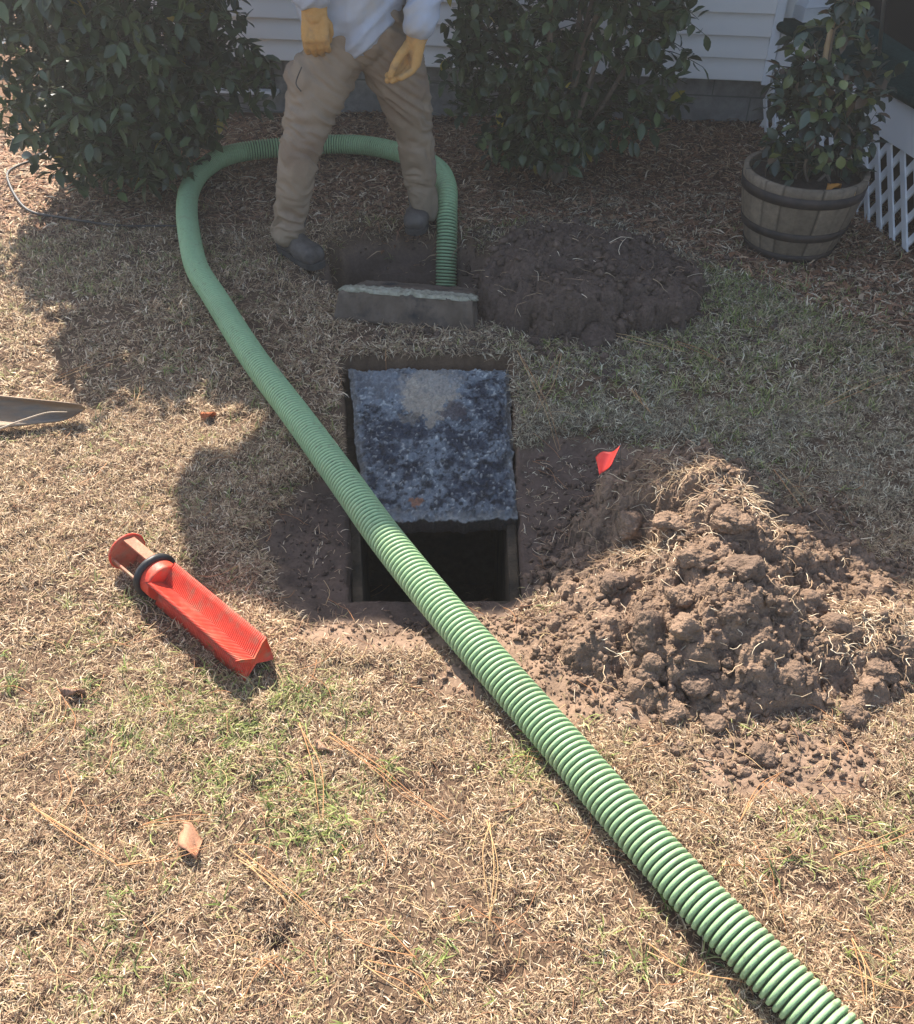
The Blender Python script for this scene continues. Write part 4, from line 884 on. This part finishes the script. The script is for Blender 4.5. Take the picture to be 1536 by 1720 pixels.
# ------------------------------------------------------------------ the worker
YB = 3.80
hipR, hipL = PY(562, 70, 3.80), PY(652, 66, 3.86)          # hipR is at the left of the picture
kneeR, kneeL = PY(508, 238, 3.68), PY(697, 222, 3.95)
anR, anL = PY(484, 388, 3.69), PY(712, 352, 4.02)
pel = (hipR + hipL) / 2 + [0, 0, .06]; chest = pel + np.array([.0, -.03, .46]); neck = chest + np.array([0, -.03, .17])
shR, shL = chest + [-.20, 0, .09], chest + [.20, 0, .09]
wrR, wrL = PY(528, 17, 3.62), PY(701, 60, 3.70)
elR, elL = shR + np.array([-.07, .02, -.30]), shL + np.array([.12, .03, -.28])
foot0 = np.array([anR[0], anR[1], float(ground_z(anR[0], anR[1]))])
pr = empty('person', tuple((anR + anL) / 2 * [1, 1, 0])); props(pr, 'person in tan trousers, light blue shirt and yellow work gloves standing over the far pit', 'person')
off = np.array(pr.location)
def sh(c): return [(np.array(a_) - off, np.array(b_) - off, r0, r1) for a_, b_, r0, r1 in c]
M_skin = mat('skin_mat', (.42, .25, .18), (.48, .29, .21), rough=.55, scale=10)
hd = neck + np.array([0, -.03, .17])
organic('body', sh([(pel, chest, .13, .14), (chest, neck, .12, .06), (neck, hd, .055, .06), (shR, elR, .05, .042), (elR, wrR, .04, .028), (shL, elL, .05, .042), (elL, wrL, .04, .028), (shR, shL, .06, .06), (hipR, kneeR, .075, .055), (kneeR, anR, .05, .035), (hipL, kneeL, .075, .055), (kneeL, anL, .05, .035),
      (hd + [0, -.095, .0], hd + [0, -.108, -.02], .012, .016), (hd + [0, -.04, -.09], hd + [0, -.06, -.085], .05, .04), (hd + [-.078, .0, .01], hd + [-.08, .0, -.03], .012, .009), (hd + [.078, 0, .01], hd + [.08, 0, -.03], .012, .009)]), .011, M_skin, pr, 3,
      ell=[(hd - off, (.078, .098, .115), None)])
for sx in (-1, 1):
    bm = bmesh.new(); bmesh.ops.create_uvsphere(bm, u_segments=12, v_segments=8, radius=.012, matrix=Matrix.Translation(Vector(hd - off + np.array([sx * .03, -.088, .012]))))
    bmobj('eye', bm, mat('eye_mat', (.6, .6, .58), rough=.2), pr, smooth=True)
bm = bmesh.new(); box(bm, hd - off + np.array([0, -.094, -.052]), (.045, .012, .010)); bmobj('mouth', bm, mat('lip_mat', (.35, .14, .11)), pr, bevel=.003)
organic('cap', [(hd - off + np.array([0, -.02, .062]), hd - off + np.array([0, .03, .05]), .082, .08), (hd - off + np.array([-.04, -.12, .055]), hd - off + np.array([.04, -.12, .055]), .014, .014), (hd - off + np.array([0, -.13, .052]), hd - off + np.array([0, -.08, .06]), .02, .04)], .008, mat('cap_mat', (.05, .06, .08), rough=.9), pr, 3)
organic('hair', [(hd - off + np.array([0, .03, -.03]), hd - off + np.array([0, .035, .04]), .072, .078)], .009, mat('hair_mat', (.06, .04, .03), rough=.8), pr, 2)
# trousers
def folds(co):
    p = co + off; d = 0.
    for (k_, ank) in ((kneeR, anR), (kneeL, anL)):
        dk = np.linalg.norm((p - k_) / [1, 1, 1.3], axis=1); da = np.linalg.norm(p - ank - [0, 0, .03], axis=1)
        wv = (1 - 2.6 * np.abs(fbm(p[:, 0] * 8 + k_[0] * 9, p[:, 1] * 8, p[:, 2] * 17 + p[:, 0] * 11 + 4 * fbm(p[:, 0] * 6, p[:, 1] * 6, p[:, 2] * 6, o=2, seed=90), o=2, seed=91))) - .35
        d = d + wv * (.017 * np.exp(-(dk / .16) ** 2) + .024 * np.exp(-(da / .13) ** 2))
    d = d + .006 * fbm(p[:, 0] * 7, p[:, 1] * 7, p[:, 2] * 12, o=4, seed=92)
    # long diagonal creases from the crotch
    cr_ = fbm((p[:, 0] - p[:, 2] * .5) * 4, p[:, 1] * 5, (p[:, 2] + p[:, 0] * .9) * 22, o=2, seed=93); d = d + .012 * (1 - 2.5 * np.abs(cr_)) * sst(.42, .6, p[:, 2])
    return d
M_tr = mat('work_trouser_mat', (.265, .20, .14), (.32, .245, .175), rough=.9, scale=9, bump=.25, bscale=350, c3=(.23, .165, .12), s3=4, spec=.12, dist=.002)
cfR, cfL = anR + [0, 0, .0], anL + [0, 0, .0]
crot = (hipR + hipL) / 2 + [0, 0, -.035]
organic('trousers', sh([(hipR + [.01, 0, -.01], kneeR * .5 + hipR * .5, .115, .097), (kneeR * .5 + hipR * .5, kneeR, .097, .079), (kneeR * .5 + hipR * .5 + [-.03, .0, .05], kneeR * .62 + hipR * .38 + [-.028, 0, 0], .085, .080), (crot + [0, .0, .04], crot + [0, 0, .0], .10, .07), (crot + [-.04, 0, .03], kneeR * .5 + hipR * .5 + [.012, 0, 0], .085, .092), (crot + [.04, 0, .03], kneeL * .5 + hipL * .5 + [-.012, 0, 0], .085, .092), (kneeR, kneeR * .45 + anR * .55, .080, .072), (kneeR * .45 + anR * .55, cfR, .070, .064), (hipL, kneeL * .5 + hipL * .5, .118, .099), (kneeL * .5 + hipL * .5, kneeL, .099, .076),
      (kneeL, kneeL * .45 + anL * .55, .075, .069), (kneeL * .45 + anL * .55, cfL, .069, .063), (hipR + [.03, .01, .05], hipL + [-.03, .01, .05], .125, .125), (pel, pel + [0, 0, .10], .145, .14), (pel + [-.05, 0, 0], pel + [-.05, 0, .1], .12, .115), (pel + [.05, 0, 0], pel + [.05, 0, .1], .12, .115)]), .0072, M_tr, pr, 4, folds)
mb = MB(); Pp, _ = smoothpath([PY(507, 112, 3.62), PY(499, 132, 3.61), PY(498, 142, 3.60), PY(506, 153, 3.58)], 16); mb.tube(Pp - off, .0022, 6); mb.build('pocket_opening', mat('pocket_dark_mat', (.03, .025, .02)), pr)
# shirt
def sfold(co):
    p = co + off; d = .007 * fbm(p[:, 0] * 8, p[:, 1] * 8, p[:, 2] * 8, o=4, seed=95)
    a_ = fbm((p[:, 0] + p[:, 2]) * 4, p[:, 1] * 4, (p[:, 2] - p[:, 0] * .8) * 16, o=2, seed=96); return d + .009 * (1 - 2.5 * np.abs(a_)) + .008 * a_
M_sh = mat('shirt_mat', (.38, .42, .50), (.45, .48, .54), rough=.85, scale=5, bump=.2, bscale=300, c3=(.44, .39, .32), s3=3.5, spec=.15, dist=.002)
hem = (hipR + hipL) / 2 + np.array([-.01, -.025, .055])
organic('shirt', sh([(hem + [0, 0, .055], chest, .155, .165), (hem + [-.10, .0, .075], chest + [-.06, 0, 0], .115, .14), (hem + [.085, .01, .12], chest + [.06, 0, 0], .105, .14), (hem + [.01, -.04, .005], hem + [.01, -.02, .2], .105, .13), (hem + [-.075, -.045, .035], hem + [-.08, -.02, .2], .095, .12), (chest, neck, .15, .075), (shR, elR, .088, .072), (shL, elL, .088, .072),
      (elR, wrR + [-.002, 0, .055], .072, .062), (elL, wrL + [.008, 0, .050], .072, .060), (chest + [-.14, 0, .07], chest + [.14, 0, .07], .11, .11)]), .0072, M_sh, pr, 4, sfold)
# gloves
M_gl = mat('leather_glove_mat', (.50, .27, .085), (.60, .35, .13), rough=.75, scale=14, bump=.45, bscale=160, c3=(.27, .17, .09), s3=14, spec=.2, dist=.003)
def glove(name, wr, palm_dir, side, nrm, curl, thumb_side, thumb):
    """wr wrist; palm_dir towards the fingers; side across the palm; nrm out of the back of the hand"""
    pd_, s_d, n_ = [np.array(v, float) / np.linalg.norm(v) for v in (palm_dir, side, nrm)]; c = []
    c.append((wr - pd_ * .05, wr + pd_ * .01, .047, .038)); c.append((wr - pd_ * .035 + s_d * .010, wr + s_d * .012, .040, .034)); c.append((wr - pd_ * .035 - s_d * .010, wr - s_d * .012, .040, .034))
    for q in (-.033, -.012, .012, .033): c.append((wr + pd_ * .01 + s_d * q * .7, wr + pd_ * .088 + s_d * q, .023, .0195))
    for q, Lq in zip((-.037, -.0125, .0125, .037), (.026, .031, .029, .022)):
        p = wr + pd_ * .092 + s_d * q; d = pd_.copy(); r = .0138
        for k in range(3):
            ang = curl[k]; d = d * cos(ang) - n_ * sin(ang); n2 = None; p2 = p + d * Lq * (1, .9, .75)[k]; c.append((p, p2, r, r * .95)); p = p2; r *= .95
    a_, b_, c_ = thumb; c.append((wr + pd_ * .03 + s_d * thumb_side * .03, wr + a_, .020, .017)); c.append((wr + a_, wr + b_, .0165, .015)); c.append((wr + b_, wr + c_, .015, .012))
    gl = lambda co: .0022 * fbm(co[:, 0] * 45, co[:, 1] * 45, co[:, 2] * 45, o=3, seed=97)
    return organic(name, sh(c), .0034, M_gl, pr, 3, gl)
glove('glove', wrR, (-.03, -.12, -1), (1, 0, 0), (0, -1, .12), (.45, .75, .7), 1, (np.array([.042, .03, -.055]), np.array([.044, .04, -.085]), np.array([.036, .045, -.11])))
glove('glove', wrL, (-.30, -.10, -1), (.55, -.80, 0), (.80, .55, .0), (.5, .8, .7), -1, (np.array([-.060, -.05, -.05]), np.array([-.085, -.065, -.085]), np.array([-.10, -.07, -.118])))
# boots
M_bt = mat('dusty_boot_mat', (.07, .058, .05), (.14, .12, .105), rough=.85, scale=18, bump=.4, bscale=120, spec=.2, dist=.003)
M_sole = mat('sole_mat', (.04, .035, .032), (.08, .07, .06), rough=.9, scale=30)
def boot(an, zg, hd_, lean):
    h = np.array([sin(hd_), -cos(hd_), 0]); s_d = np.array([cos(hd_), sin(hd_), 0]); g0 = np.array([an[0], an[1], zg])
    c = [(np.array(lean) * .12 + g0 + [0, 0, .17], g0 + [0, 0, .07], .054, .054), (g0 + h * -.036 + [0, 0, .046], g0 + h * .06 + [0, 0, .058], .044, .046), (g0 + h * .03 + [0, 0, .085], g0 + h * .11 + [0, 0, .055], .045, .040)]
    for q in (-.014, .014): c.append((g0 + h * .09 + s_d * q + [0, 0, .050], g0 + h * .160 + s_d * q + [0, 0, .048], .042, .040))
    b = organic('boot', sh(c), .006, M_bt, pr, 4, lambda co: .002 * fbm(co[:, 0] * 40, co[:, 1] * 40, co[:, 2] * 60, o=3, seed=98))
    bm = bmesh.new(); out = [(-.078, .024), (-.055, .038), (0, .040), (.07, .047), (.13, .052), (.175, .047), (.200, .033), (.210, .012)]; pts_ = [(l, w_) for l, w_ in out] + [(l, -w_) for l, w_ in out[::-1]]
    lo = [bm.verts.new(g0 - off + h * l + s_d * w_ + np.array([0, 0, .001])) for l, w_ in pts_]; hi = [bm.verts.new(g0 - off + h * l + s_d * w_ + np.array([0, 0, .026])) for l, w_ in pts_]
    bm.faces.new(lo); bm.faces.new(hi)
    for q in range(len(pts_)): bm.faces.new((lo[q], lo[(q + 1) % len(pts_)], hi[(q + 1) % len(pts_)], hi[q]))
    bmobj('sole', bm, M_sole, b, bevel=.004)
boot(anR + [.0, .02, 0], float(ground_z(anR[0], anR[1])) + .012, .75, (kneeR - anR) / .4 * [1, 1, 0])
boot(anL + [-.015, .05, 0], float(ground_z(anL[0], anL[1], False)) + .03, -.12, (kneeL - anL) / .4 * [1, 1, 0])

# ------------------------------------------------------------------ haze volume, added to imitate the backlit lens veil
bm = bmesh.new(); box(bm, (0, 20, 4.5), (160, 140, 14.0)); hz_m = bpy.data.materials.new('haze_mat'); hz_m.use_nodes = True; ht = hz_m.node_tree; ht.nodes.remove(ht.nodes['Principled BSDF'])
pv = ht.nodes.new('ShaderNodeVolumePrincipled'); pv.inputs['Color'].default_value = (.95, .93, .9, 1); pv.inputs['Density'].default_value = .0092; pv.inputs['Anisotropy'].default_value = .5; ht.links.new(pv.outputs[0], ht.nodes['Material Output'].inputs['Volume'])
props(bmobj('haze', bm, hz_m), 'thin haze added over the yard for the backlit lens veil', 'haze', kind='stuff')
